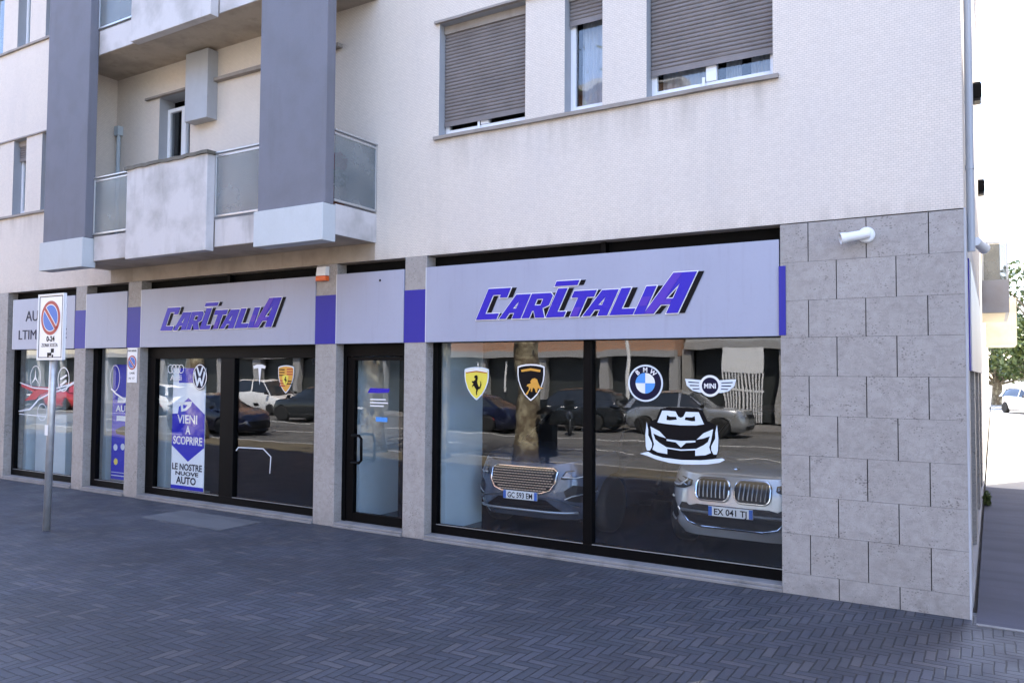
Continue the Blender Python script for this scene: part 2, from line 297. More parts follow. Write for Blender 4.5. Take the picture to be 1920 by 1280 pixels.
def ring(cx, cz, r, w, n=40, rz=None): return [circ(cx, cz, r, n, rz), circ(cx, cz, r - w, n, (rz - w) if rz else None)]

# ================================================================== SETTING: ground
def sheet(name, x0, x1, y0, y1, z, mat):
    o = MB().quad((x0, y0, z), (x1, y0, z), (x1, y1, z), (x0, y1, z)).build(name, mat); return tag(o, kind='structure')
sheet("ground", -600, 600, -600, 600, -0.16, asphalt_mat("far_ground", (0.10, 0.095, 0.085)))
mb = MB().box(-70, 9, -8.45, 0.25, -0.3, 0.0); tag(mb.build("pavement", m_herr), "dark herringbone brick pavement in front of the car showroom", kind='structure')
mb = MB()
for k in range(79): mb.box(-70 + k + 0.004, -70 + k + 0.996, -8.65, -8.453, -0.3, 0.008)
tag(mb.build("kerb", plain("kerb_stone", (0.30, 0.29, 0.28), 0.7, var=0.15), bevel=0.012), kind='structure')
sheet("road", -90, 60, -22.2, -8.6, -0.125, m_road)
mb = MB()
for k in range(14): mb.box(-60 + k * 6, -57 + k * 6, -12.95, -12.83, -0.1215, -0.1175)
mb.box(-80, 40, -16.6, -16.48, -0.1215, -0.1175)
tag(mb.build("road_marking", plain("road_paint", (0.62, 0.61, 0.58), 0.7, var=0.1)), kind='structure')
tag(MB().box(-90, 60, -26.2, -22.2, -0.3, 0.0).build("far_pavement", asphalt_mat("far_pavement_asphalt", (0.15, 0.14, 0.13))), kind='structure')
tag(MB().box(-0.16, 3.6, 10.0, 95, -0.2, 0.006).build("pale_paving", plaster("pale_concrete", (0.34, 0.33, 0.31), (0.2, 0.19, 0.18), 0.3)), "pale concrete paving further down the side street", kind='structure')  # far pavement: sun glare put into a paler base colour
side = tag(MB().box(-0.16, 3.6, -0.14, 9.995, -0.2, 0.006).build("side_pavement", m_asph), "asphalt pavement running down the side street", kind='structure')
sheet("side_road", 3.75, 9.0, 0.25, 95, -0.11, m_road)
# pale edging between brick and asphalt, and smooth slab patch
tag(MB().box(-0.16, 3.6, -0.20, -0.14, -0.2, 0.010).build("edging_strip", plain("edging", (0.17, 0.165, 0.16), 0.7, var=0.3, scale=8)), kind='structure')
tag(MB().box(-10.95, -9.15, -1.05, -0.33, -0.05, 0.005).build("paving_slab", asphalt_mat("smooth_slab", (0.115, 0.112, 0.112), 0.15)), kind='structure')
tag(MB().box(-40, -2, -8.43, -6.9, -0.1, 0.012).build("verge", asphalt_mat("verge_soil", (0.085, 0.07, 0.045), 0.45)), kind='structure')

# ================================================================== MAIN BUILDING
B = thing("apartment_building", "pinkish white apartment building with grey columns, balconies and a shop on the ground floor", "building", (-8, 0, 0))
XL, XR, ZT = -24.0, -0.213, 11.2
st = 3.45
opens = []
def group_openings(xs, z0, z1): return [(a, b, z0, z1) for a, b in xs]
RG = [(-6.25, -4.92), (-4.37, -3.87), (-3.32, -1.92)]; LG = [(-19.0, -17.6), (-17.04, -16.56), (-15.98, -14.60)]
for k in (0, 1):
    opens += group_openings(RG, 5.32 + st * k, 6.84 + st * k) + group_openings(LG, 5.32 + st * k, 6.86 + st * k)
    opens += [(-12.26, -11.42, 4.42 + st * k, 6.90 + st * k)]
def wall_with_openings(x0, x1, z0, z1, ops, depth):
    mb = MB(); xs = sorted({x0, x1} | {v for o in ops for v in o[:2]}); zs = sorted({z0, z1} | {v for o in ops for v in o[2:]})
    for i in range(len(xs) - 1):
        for j in range(len(zs) - 1):
            cx = (xs[i] + xs[i + 1]) / 2; cz = (zs[j] + zs[j + 1]) / 2
            if any(o[0] < cx < o[1] and o[2] < cz < o[3] for o in ops): continue
            mb.quad((xs[i], 0, zs[j]), (xs[i + 1], 0, zs[j]), (xs[i + 1], 0, zs[j + 1]), (xs[i], 0, zs[j + 1]))
    return mb
mb = wall_with_openings(XL, XR, 3.749, ZT, opens, 0.2)
o = mb.build("wall", m_wall, B)
bm = bmesh.new(); bm.from_mesh(o.data); bmesh.ops.remove_doubles(bm, verts=bm.verts, dist=1e-5); bm.normal_update()
for f in bm.faces:
    if f.normal.y > 0: f.normal_flip()
bm.to_mesh(o.data); bm.free()
# side wall (toward the side street), back, underside, roof
mb = MB(); mb.box(XR - 0.30, XR + 0.003, 0.003, 14.0, 3.749, ZT); mb.box(XL, XR - 0.31, 13.7, 14.0, 0, ZT); mb.box(XL, XL + 0.3, 0.01, 13.69, 0, ZT)
mb.build("wall", m_wall, B)
mb = MB(); mb.box(XL - 0.7, XR + 0.7, -0.7, 12.4, ZT, ZT + 0.22); mb.box(XL - 0.7, XR + 0.02, 12.401, 14.0, ZT + 0.001, ZT + 0.2); mb.build("roof", m_soff, B)  # overhang added out of view to keep the front pavement shaded
mb = MB(); mb.box(XL + 0.31, XR - 0.31, 0.45, 13.6, 3.45, 3.70); mb.box(XL + 0.31, XR - 0.31, 0.45, 13.6, 6.96, 7.2); mb.box(XL + 0.31, XR - 0.31, 2.5, 2.6, 3.7, ZT); mb.build("floor_slab", m_inner, B)
# underside of the projecting render, back of shop fascia recess
MB().quad((XL, 0.0, 3.7485), (XR - 0.31, 0.0, 3.7485), (XR - 0.31, 0.45, 3.7485), (XL, 0.45, 3.7485)).build("wall_underside", m_band, B)
MB().box(XL, -1.87, 0.19, 0.40, 2.66, 3.745).build("fascia_recess", m_dark, B)
for x in (-3.9, -10.5): MB().box(x - 0.03, x + 0.03, 0.10, 0.189, 3.0, 3.74).build("recess_bracket", m_black, B)
# wall beneath the balcony: warm bounced shade put into a brown overlay
MB().box(-13.55, -7.33, -0.006, 0.0, 3.752, 3.99).build("wall_band", m_band, B)
# jambs of every opening
def opening_trim(o, depth=0.22):
    a, b, z0, z1 = o; m = MB()
    m.quad((a, 0, z0), (a, depth, z0), (a, depth, z1), (a, 0, z1)); m.quad((b, 0, z0), (b, depth, z0), (b, depth, z1), (b, 0, z1)); m.quad((a, 0, z1), (b, 0, z1), (b, depth, z1), (a, depth, z1)); m.quad((a, 0, z0), (b, 0, z0), (b, depth, z0), (a, depth, z0))
    return m
for o_ in opens: opening_trim(o_, 0.30).build("jamb", m_jamb, B)
# sills / lintels
def ledge(x0, x1, z0, z1, y=-0.045):
    mb = MB(); n = max(3, int((x1 - x0) / 0.35)); pts = []
    for i in range(n + 1):
        x = x0 + (x1 - x0) * i / n; j = rnd.uniform(-0.006, 0.006); jy = rnd.uniform(-0.006, 0.006)
        pts.append([(x, y + jy, z0 + j), (x, y + jy, z1 + j * 0.3), (x, 0.0, z1 + 0.004), (x, 0.0, z0 + 0.0)])
    v = [p for q in pts for p in q]; f = []
    for i in range(n):
        for k in range(4): k2 = (k + 1) % 4; f.append((i * 4 + k, i * 4 + k2, i * 4 + 4 + k2, i * 4 + 4 + k))
    f += [(0, 1, 2, 3), tuple(n * 4 + k for k in (3, 2, 1, 0))]; return mb.add(v, f)
for k in (0, 1):
    z = st * k
    ledge(-6.31, -1.86, 5.275 + z, 5.318 + z).build("sill", m_lintel, B); ledge(-19.06, -14.5, 5.275 + z, 5.318 + z).build("sill", m_lintel, B)
    ledge(-6.31, -1.86, 6.842 + z, 6.872 + z, -0.05).build("lintel", m_lintel, B); ledge(-19.06, -14.5, 6.862 + z, 6.89 + z, -0.03).build("lintel", m_lintel, B)
    ledge(-12.6, -11.36, 6.90 + z, 6.935 + z, -0.06).build("lintel", m_lintel, B); ledge(-10.74, -8.0, 6.885 + z, 6.94 + z, -0.09).build("ledge", m_lintel, B)
# windows with roller shutters
def shutter_mesh(x0, x1, zb, zt, y=0.12, pitch=0.047):
    mb = MB(); n = int((zt - zb - 0.07) / pitch); prof = [(y - 0.004, zb), (y - 0.004, zb + 0.07)]
    for i in range(n):
        z = zb + 0.07 + i * pitch; prof += [(y + 0.010, z + 0.004), (y - 0.003, z + 0.016), (y - 0.006, z + 0.030), (y + 0.000, z + pitch - 0.004), (y + 0.010, z + pitch - 0.001)]
    prof.append((y, zt)); m = 5; wob = [rnd.uniform(-0.0015, 0.0015) for _ in prof]
    v = []; f = []
    for j in range(m + 1):
        x = x0 + (x1 - x0) * j / m
        for (yy, zz), wv in zip(prof, wob): v.append((x, yy + wv * math.sin(j * 1.7), zz + wv * math.cos(j * 2.1) * 1.5))
    N = len(prof)
    for j in range(m):
        for i in range(N - 1): f.append((j * N + i, (j + 1) * N + i, (j + 1) * N + i + 1, j * N + i + 1))
    return mb.add(v, f)
def window(x0, x1, z0, z1, shut, mull=None, curtain=None, door=False):
    f = MB(); y0, y1 = 0.16, 0.22; w = 0.065
    f.box(x0, x0 + w, y0, y1, z0, z1); f.box(x1 - w, x1, y0, y1, z0, z1); f.box(x0 + w, x1 - w, y0, y1, z0, z0 + 0.115); f.box(x0 + w, x1 - w, y0, y1, z1 - w, z1)
    if mull:
        f.box(mull - 0.06, mull + 0.06, y0 - 0.012, y1, z0 + 0.116, z1 - w - 0.001)
    fr = f.build("window", m_pvc, B, bevel=0.006)
    MB().box(x0 + w, x1 - w, 0.188, 0.194, z0 + w, z1 - w).build("pane", m_wglass, fr)
    if mull:
        MB().box(mull - 0.10, mull - 0.065, y0 - 0.03, y0 - 0.013, z0 + 0.06, z0 + 0.17).build("handle", m_pvc, fr, bevel=0.006)
    if shut is not None:
        shutter_mesh(x0 + 0.012, x1 - 0.012, shut, z1 + 0.0).build("shutter", m_shut, fr); MB().box(x0 + 0.004, x1 - 0.004, 0.10, 0.15, z1 - 0.11, z1 - 0.002).build("shutter_box", m_lintel, fr)
    if curtain:
        for (a, b, ph) in curtain:
            cb = MB(); n = 30; v = []; fs = []
            for i in range(n + 1):
                x = a + (b - a) * i / n; y = 0.34 + 0.022 * math.sin(i * 1.3 + ph) + 0.008 * math.sin(i * 3.1); v += [(x, y, z0 + 0.02), (x + 0.05 * math.sin(ph), y, z1)]
            for i in range(n): fs.append((2 * i, 2 * i + 2, 2 * i + 3, 2 * i + 1))
            cb.add(v, fs).build("curtain", m_curt, fr, smooth=True)
for k in (0, 1):
    z = st * k
    window(-6.25, -4.92, 5.32 + z, 6.84 + z, 5.475 + z, -5.62)
    window(-4.37, -3.87, 5.32 + z, 6.84 + z, 6.42 + z, None, [(-4.30, -3.95, 0.2)])
    window(-3.32, -1.92, 5.32 + z, 6.84 + z, 5.60 + z, -2.62, [(-3.25, -2.70, 0.3), (-2.52, -2.34, 1.1), (-2.24, -2.0, 2.2)])
    window(-19.0, -17.6, 5.32 + z, 6.86 + z, None, -18.3, [(-18.9, -18.5, 1)]); window(-17.04, -16.56, 5.32 + z, 6.86 + z, 6.45 + z if k == 0 else None); window(-15.98, -14.6, 5.32 + z, 6.86 + z, 5.9 + z, -15.3)
    window(-12.26, -11.42, 4.42 + z, 6.74 + z, None, -11.80, [(-11.76, -11.5, 0.5)])
# columns
for (a, b) in ((-8.57, -7.31), (-13.95, -12.70)):
    c = MB().box(a, b, -1.0, -0.84, 4.37, ZT).build("column", m_col, B, bevel=0.01)
    MB().box(a - 0.035, b + 0.0, -1.035, -0.80, 3.885, 4.368).build("column_base", m_trim, c, bevel=0.006)
# balconies
def balcony(z):
    s = MB().box(-13.5, -7.335, -0.835, -0.001, 3.99 + z, 4.38 + z); sl_ = s.build("balcony_slab", [m_soff], B)
    for q_ in ((-12.665, -11.60, -0.853, -0.8355, 3.995, 4.39), (-9.64, -8.615, -0.853, -0.8355, 3.995, 4.39), (-7.334, -7.312, -0.80, -0.001, 3.99, 4.39)): MB().box(*q_[:4], q_[4] + z, q_[5] + z).build("slab_fascia", m_para, sl_)
    MB().box(-13.62, -13.501, -0.84, -0.001, 3.99 + z, 7.44 + z).build("balcony_side_wall", m_wall, B)
    p = MB().box(-11.58, -9.65, -1.0, -0.86, 3.93 + z, 5.34 + z).build("parapet", m_para, B, bevel=0.008)
    cap = MB(); n = 18; v = []; fs = []
    for i in range(n + 1):
        x = -11.64 + 2.02 * i / n; j = rnd.uniform(-0.012, 0.008); q = rnd.uniform(-0.015, 0.01)
        v += [(x, -1.025 + q, 5.335 + z + j), (x, -1.02 + q, 5.385 + z + j * 0.4), (x, -0.83, 5.385 + z), (x, -0.83, 5.341 + z)]
    for i in range(n):
        for k in range(4): k2 = (k + 1) % 4; fs.append((i * 4 + k, i * 4 + k2, i * 4 + 4 + k2, i * 4 + 4 + k))
    fs += [(0, 1, 2, 3), (n * 4 + 3, n * 4 + 2, n * 4 + 1, n * 4)]; cap.add(v, fs).build("coping", plaster("dirty_coping", (0.13, 0.115, 0.09), (0.05, 0.045, 0.03), 0.6), p)
    def rail(x0, x1, y0, y1):
        f = MB(); zt = 5.375 + z; zb = 4.42 + z
        if abs(x1 - x0) > abs(y1 - y0):
            f.box(x0, x1, y0 - 0.03, y0 + 0.03, zt - 0.022, zt); f.box(x0 + 0.02, x1, y0 - 0.012, y0 + 0.012, zt - 0.075, zt - 0.05); f.box(x0, x1, y0 - 0.02, y0 + 0.02, zb, zb + 0.03); f.box(x0, x0 + 0.03, y0 - 0.018, y0 + 0.018, zb + 0.031, zt - 0.023)
            f.box(x1 - 0.03, x1, y0 - 0.018, y0 + 0.018, zb + 0.031, zt - 0.023)
            r = f.build("railing", m_alu, B, bevel=0.003); MB().box(x0 + 0.031, x1 - 0.031, y0 - 0.005, y0 + 0.005, zb + 0.03, zt - 0.05).build("glass_panel", m_frost, r)
        else:
            f.box(x0 - 0.03, x0 + 0.03, y0, y1, zt - 0.022, zt); f.box(x0 - 0.012, x0 + 0.012, y0, y1 - 0.02, zt - 0.075, zt - 0.05); f.box(x0 - 0.02, x0 + 0.02, y0, y1, zb, zb + 0.03); f.box(x0 - 0.018, x0 + 0.018, y1 - 0.03, y1 - 0.002, zb + 0.031, zt - 0.023)
            r = f.build("railing", m_alu, B, bevel=0.003); MB().box(x0 - 0.005, x0 + 0.005, y0 + 0.01, y1 - 0.031, zb + 0.03, zt - 0.05).build("glass_panel", m_frost, r)
    rail(-12.69, -11.60, -0.855, 0); rail(-9.64, -8.60, -0.855, 0); rail(-7.325, -7.325, -0.83, -0.004)
for k in (0, 1): balcony(st * k)
MB().box(-13.5, -7.335, -0.835, -0.001, 3.99 + 2 * st, 4.3 + 2 * st).build("balcony_slab", m_soff, B)
# grey duct box on the balcony wall and conduit
MB().box(-11.30, -10.74, -0.20, -0.0, 6.27, 7.40).build("duct_box", plain("duct_grey", (0.36, 0.37, 0.39), 0.5, var=0.05), B, bevel=0.006)
mb = MB(); mb.tube([(-13.36, -0.045, 4.42), (-13.36, -0.045, 6.40)], 0.035, 10); mb.box(-13.42, -13.30, -0.10, -0.0, 6.40, 6.56); mb.build("conduit", plain("conduit_grey", (0.38, 0.44, 0.48), 0.4), B)
# downpipe at the corner on the side wall
mb = MB(); mb.tube([(-0.165, 0.45, 3.4), (-0.165, 0.45, 11.15)], 0.036, 14)
for z in (4.2, 6.4, 8.4): mb.tube([(-0.165, 0.45, z), (-0.165, 0.45, z + 0.04)], 0.041, 14)
mb.build("downpipe", plain("pipe_grey", (0.40, 0.42, 0.46), 0.4), B, smooth=False)
# ---- ground floor: stone corner pier
def stone_pier():
    mb = MB(); x0, x1 = -1.853, -0.213; rows = [3.735, 3.34, 2.95, 2.575, 2.185, 1.79, 1.39, 0.985, 0.605, 0.21, 0.0]
    mb.box(x0 + 0.01, x1 - 0.01, -0.003, 0.30, 0.0, 3.73, 1)
    for i in range(10):
        zt, zb = rows[i], rows[i + 1]; js = [-1.58, -1.05, -0.515] if i % 2 == 0 else [-1.315, -0.78]
        if i == 0: js = [-1.58, -1.04, -0.50]
        xs = [x0] + js + [x1]
        for a, b in zip(xs, xs[1:]):
            p = rnd.uniform(0, 0.0015); jit = rnd.uniform(-0.004, 0.004)
            mb.box(a + (0.0045 if a > x0 else 0) , b - (0.0045 if b < x1 else 0), -0.022 - p, -0.004, zb + 0.0013, zt - 0.0013)
    return mb.build("stone_pier", [m_stone, m_dark], B)
stone_pier()
# corner return on the side street: painted render, window bays of the shop's flank
MB().box(-0.212, -0.196, -0.020, 0.42, 0.0, 3.747).build("corner_strip", plaster("corner_render", (0.46, 0.47, 0.50)), B)
for q_ in ((0.43, 1.1, 3.0), (3.2, 3.9, 3.0), (6.2, 6.9, 3.0), (9.2, 13.98, 3.745)): MB().box(-0.60, -0.205, q_[0], q_[1], 0.10, q_[2]).build("side_pillar", m_stone, B)
mb = MB(); mb.box(-0.65, -0.19, 0.43, 14.0, 0.0, 0.095); mb.build("plinth", plaster("plinth_render", (0.30, 0.30, 0.31)), B)
for a, b in ((1.1, 3.2), (3.9, 6.2), (6.9, 9.2)): MB().box(-0.45, -0.35, a, b, 0.1, 3.0).build("side_window", m_black, B)
mb = MB(); mb.box(-0.204, -0.178, 0.75, 9.1, 2.25, 3.35); sf = mb.build("side_fascia", m_panel, B); MB().box(-0.2135, -0.186, 0.55, 0.745, 2.25, 3.35).build("side_fascia_end", m_violet, sf)
MB().box(-0.60, -0.205, 0.43, 9.19, 3.36, 3.745).build("side_header", m_para, B)
# ---- pillars with violet wraps
pill = [(-17.55, -17.08), (-14.644, -14.291), (-13.018, -12.643), (-8.446, -8.036), (-6.79, -6.422)]
for i, (a, b) in enumerate(pill):
    p = MB().box(a, b, 0.0, 0.38, 0.0, 3.747).build("pillar", m_stone, B, bevel=0.006)
    if i: MB().box(a - 0.004, b + 0.004, -0.007, 0.06, 2.594, 3.30).build("violet_wrap", m_violet, p)
MB().box(-1.868, -1.80, -0.034, -0.023, 2.60, 3.31).build("violet_wrap", m_violet, B)
MB().box(XL, -17.56, 0.0, 0.3, 0, 3.747).build("wall", m_stone, B)
# stone thresholds
m_thr = plaster("threshold_stone", (0.24, 0.225, 0.215), (0.08, 0.075, 0.07), 0.55)
for a, b in ((-17.07, -14.65), (-14.285, -13.02), (-12.638, -8.45), (-8.03, -6.795), (-6.417, -1.855)):
    mb = MB(); mb.box(a, b, -0.035, 0.30, 0.0, 0.035); mb.box(a, b, -0.012, 0.30, 0.036, 0.068); mb.build("threshold", m_thr, B, bevel=0.006)
# ---- shop windows
def shop_window(x0, x1, header, mulls, name="shop_window", left=0.10, right=0.04, zt=2.60, thin=None):
    y0, y1 = 0.15, 0.24; f = MB(); zb0, zb1 = 0.07, 0.19
    f.box(x0, x1, y0, y1, zb0, zb1); f.box(x0, x1, y0, y1, zt - header, zt + 0.05)
    f.box(x0, x0 + left, y0, y1, zb1, zt - header); f.box(x1 - right, x1, y0, y1, zb1, zt - header)
    for (a, b) in mulls: f.box(a, b, y0 - 0.004, y1, zb1, zt - header)
    fr = f.build(name, m_black, B, bevel=0.004)
    edges = [x0 + left] + [v for ab in mulls for v in ab] + [x1 - right]
    for a, b in zip(edges[::2], edges[1::2]): MB().box(a, b, 0.196, 0.204, zb1, zt - header).build("pane", m_glass, fr)
    g = MB()
    for a, b in zip(edges[::2], edges[1::2]): g.box(a, b, y0 - 0.003, y0 + 0.006, zb1 - 0.004, zb1 + 0.004)
    g.build("bead", m_alu, fr)
    return fr
shop_window(-17.07, -14.65, 0.01, [], left=0.08)
shop_window(-14.285, -13.02, 0.01, [], left=0.14)
shop_window(-12.638, -8.45, 0.20, [(-10.70, -10.37)], left=0.22)
shop_window(-6.417, -1.86, 0.01, [(-4.18, -4.06)], left=0.08, right=0.03)
# door bay
D = MB(); D.box(-8.03, -6.80, 0.15, 0.24, 2.42, 2.65); D.box(-8.03, -7.965, 0.15, 0.24, 0.07, 2.42); D.box(-6.93, -6.80, 0.15, 0.24, 0.07, 2.42) if False else D.box(-6.84, -6.80, 0.15, 0.24, 0.07, 2.42)
dfr = D.build("door_frame", m_black, B)
d = MB(); d.box(-7.955, -7.82, 0.158, 0.232, 0.075, 2.41); d.box(-6.93, -6.85, 0.158, 0.232, 0.075, 2.41); d.box(-7.82, -6.93, 0.158, 0.232, 0.075, 0.20); d.box(-7.82, -6.93, 0.158, 0.232, 2.36, 2.41)
door = d.build("door", m_black, B, bevel=0.004); MB().box(-7.82, -6.93, 0.192, 0.2, 0.20, 2.36).build("pane", m_glass, door)
hd = MB(); hd.tube([(-7.785, 0.155, 1.30), (-7.785, 0.09, 1.30), (-7.765, 0.06, 1.30), (-7.625, 0.055, 1.30), (-7.585, 0.055, 1.26), (-7.580, 0.055, 0.96), (-7.625, 0.055, 0.92), (-7.765, 0.06, 0.92), (-7.785, 0.09, 0.92), (-7.785, 0.155, 0.92)], 0.020, 10); hd.build("handle", m_black, door, smooth=True)
# showroom interior
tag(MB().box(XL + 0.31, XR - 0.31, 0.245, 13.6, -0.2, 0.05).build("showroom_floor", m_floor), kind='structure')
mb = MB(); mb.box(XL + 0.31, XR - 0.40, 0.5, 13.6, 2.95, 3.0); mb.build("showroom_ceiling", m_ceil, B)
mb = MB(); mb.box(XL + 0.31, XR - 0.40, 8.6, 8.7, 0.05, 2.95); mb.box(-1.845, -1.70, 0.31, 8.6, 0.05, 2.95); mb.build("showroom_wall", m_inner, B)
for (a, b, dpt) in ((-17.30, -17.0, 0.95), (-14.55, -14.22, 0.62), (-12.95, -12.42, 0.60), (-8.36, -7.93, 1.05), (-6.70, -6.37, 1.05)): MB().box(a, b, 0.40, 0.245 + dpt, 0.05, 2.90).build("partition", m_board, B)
tag(MB().box(-16.85, -15.75, 0.50, 0.95, 0.05, 1.30).build("display_plinth", m_board, bevel=0.01), "pale display plinth inside the leftmost shop window", "plinth")

# ================================================================== FASCIA SIGNS
def skew(lp, k=0.42): return [(x + k * y, y) for x, y in lp]
def letters():
    """bold slanted capitals, unit = cap height of small letters 1.0; returns list of (loops, dx)"""
    L = []
    C = [[(0, 0), (0.97, 0), (0.97, .27), (.34, .27), (.34, 1.12), (.70, 1.12), (.70, .98), (1.04, .98), (1.04, 1.42), (0, 1.42)]]
    A = [[(0, 0), (.31, 0), (.38, .26), (.60, .26), (.60, 0), (.99, 0), (.99, 1.09), (.34, 1.09)], [(.45, .46), (.60, .46), (.60, .80)]]
    Rr = [[(0, 0), (.33, 0), (.33, .32), (.40, .32), (.60, 0), (1.0, 0), (.74, .42), (.96, .54), (.96, .96), (.82, 1.09), (0, 1.09)], [(.33, .56), (.60, .56), (.60, .84), (.33, .84)]]
    I = [[(.08, 0), (.84, 0), (.84, .24), (.48, .24), (.48, 1.26), (.08, 1.26)]]
    bar = [[(-.12, 1.36), (.84, 1.36), (.84, 1.58), (-.12, 1.58)]]
    T = [[(.28, 0), (.64, 0), (.64, .82), (.92, .82), (.92, 1.11), (0, 1.11), (0, .82), (.28, .82)]]
    Ll = [[(0, 0), (.90, 0), (.90, .26), (.37, .26), (.37, 1.13), (0, 1.13)]]
    Is = [[(0, 0), (.38, 0), (.38, 1.15), (0, 1.15)]]
    AA = [[(0, 0), (.38, 0), (.50, .36), (.84, .36), (.84, 0), (1.26, 0), (1.26, 1.64), (.42, 1.64)], [(.58, .60), (.84, .60), (.84, 1.20)]]
    seq = [(C, 0), (A, 1.08), (Rr, 2.12), (I, 3.10), (bar, 3.10), (T, 3.92), (A, 4.72), (Ll, 5.80), (Is, 6.74), (AA, 7.10)]
    return seq
def italia_sign(X0, X1, Y, Z, parent, h=1.0):
    """lettering block spanning X0..X1 with baseline Z"""
    seq = letters(); k = 0.42; tot = 8.30 + 1.52 * k; s = (X1 - X0) / tot; sv = 0.272 * h
    def tr(lp, dx, ox=0, oz=0): return [(((x + dx) + k * y) * s + ox, y * sv + oz) for x, y in lp]
    sh = MB(); wh = MB(); bl = MB(); li = MB()
    for n_, (g, dx) in enumerate(seq):
        flat(sh, curve_mesh([tr(l, dx, 0.075) for l in g], 0.003, 0.0), X0, Y - 0.0030 - 0.0004 * n_, Z, 0)
        flat(wh, curve_mesh([tr(l, dx) for l in g], 0.003, 0.010), X0, Y - 0.0100 - 0.0004 * n_, Z)
        flat(bl, curve_mesh([tr(l, dx) for l in g], 0.003, 0.0), X0, Y - 0.0180 - 0.0004 * n_, Z)
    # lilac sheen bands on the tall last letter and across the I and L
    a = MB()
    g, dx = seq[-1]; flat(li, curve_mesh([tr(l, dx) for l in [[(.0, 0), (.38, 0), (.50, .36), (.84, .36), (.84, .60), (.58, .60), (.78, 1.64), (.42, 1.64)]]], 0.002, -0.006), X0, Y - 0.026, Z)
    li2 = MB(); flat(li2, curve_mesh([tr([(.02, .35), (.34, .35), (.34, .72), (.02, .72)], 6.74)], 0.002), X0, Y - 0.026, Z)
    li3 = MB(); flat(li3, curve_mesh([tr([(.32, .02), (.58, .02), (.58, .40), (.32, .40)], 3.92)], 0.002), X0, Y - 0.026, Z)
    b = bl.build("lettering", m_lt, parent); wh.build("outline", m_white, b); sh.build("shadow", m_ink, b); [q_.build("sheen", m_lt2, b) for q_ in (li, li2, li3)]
def fascia(x0, x1, label, y=-0.012):
    t = thing("fascia_sign", label, "shop sign", ((x0 + x1) / 2, y, 2.594), "fascia panels over the shop windows")
    MB().box(x0, x1, y, 0.10, 2.594, 3.59).build("panel", m_panel, t, bevel=0.003); MB().box(x0 - 0.012, x0 - 0.0005, y + 0.002, 0.10, 2.596, 3.588).build("edge_strip", m_pedge, t); return t
f5 = fascia(-6.42, -1.868, "long pale grey fascia panel with large violet slanted shop name, next to the stone corner"); italia_sign(-5.61, -2.76, -0.012, 2.865, f5)
f3 = fascia(-12.62, -8.45, "pale grey fascia panel with violet slanted shop name under the balcony"); italia_sign(-12.05, -9.16, -0.012, 2.865, f3)
f4 = fascia(-8.03, -6.80, "blank pale grey fascia panel over the shop door"); MB().lathe([(0.0, -0.012), (0.014, -0.008), (0.016, 0.0)], (-7.22, -0.012, 3.46), n=12).build("screw_head", m_ink, f4)
f2 = fascia(-14.28, -13.03, "narrow blank pale grey fascia panel between two pillars left of the violet shop name")
f1 = fascia(-16.84, -14.655, "pale grey fascia panel with thin dark lettering behind the parking sign")
tm = MB(); flat(tm, text_mesh("AUTO", 0.29, t=0.004, width=0.95), -16.36, -0.016, 3.15); flat(tm, text_mesh("LTIMARCHE", 0.27, t=0.004, width=1.70), -16.60, -0.016, 2.79); tm.build("lettering", m_ink2, f1)

# ================================================================== THINGS ON THE FACADE
t = thing("alarm_siren", "white alarm siren box with orange lens at the top of a stone pillar", "alarm", (-8.285, -0.02, 3.6))
MB().add([(-8.385, -0.002, 3.72), (-8.185, -0.002, 3.72), (-8.185, -0.002, 3.58), (-8.385, -0.002, 3.58), (-8.375, -0.07, 3.71), (-8.195, -0.07, 3.71), (-8.19, -0.085, 3.58), (-8.38, -0.085, 3.58)], [(0, 1, 2, 3), (4, 5, 6, 7), (0, 1, 5, 4), (1, 2, 6, 5), (2, 3, 7, 6), (3, 0, 4, 7)]).build("cover", m_white, t, bevel=0.008)
MB().box(-8.385, -8.185, -0.088, -0.002, 3.505, 3.578).build("lens", m_orange, t, bevel=0.012)
def cctv(label, c, dirv, L=0.20):
    t = thing("security_camera", label, "security camera", c, "security cameras at the corner of the building")
    c = Vector(c); n = Vector(dirv[0]); d = Vector(dirv[1]).normalized(); ax = 'y' if abs(n.y) > 0.5 else 'x'; sg = -1 if ax == 'y' else 1
    MB().lathe([(0.078, 0), (0.078, 0.018 * sg), (0.068, 0.035 * sg), (0.0, 0.04 * sg)], c, ax, 24).build("base", m_white, t, smooth=False)
    j = c + n * 0.075; MB().tube([c + n * 0.03, j], 0.022, 12).build("bracket", m_white, t)
    MB().tube([j - d * 0.03, j + d * L], [0.044, 0.047], 18).build("housing", m_white, t); e = j + d * L
    MB().tube([e - d * 0.02 + Vector((0, 0, .0)), e + d * 0.035], [0.051, 0.055], 18, cap=False).build("sun_shield", m_white, t); MB().tube([e + d * 0.0005, e + d * 0.004], 0.040, 18).build("lens", m_ink, t)
cctv("white bullet camera on the stone corner pier pointing left", (-1.035, -0.024, 3.56), ((0, -1, 0), (-0.86, -0.35, -0.16)))
cctv("white bullet camera round the corner on the side street wall", (-0.19, 0.55, 3.50), ((1, 0, 0), (0.28, 0.9, -0.2)), 0.16)
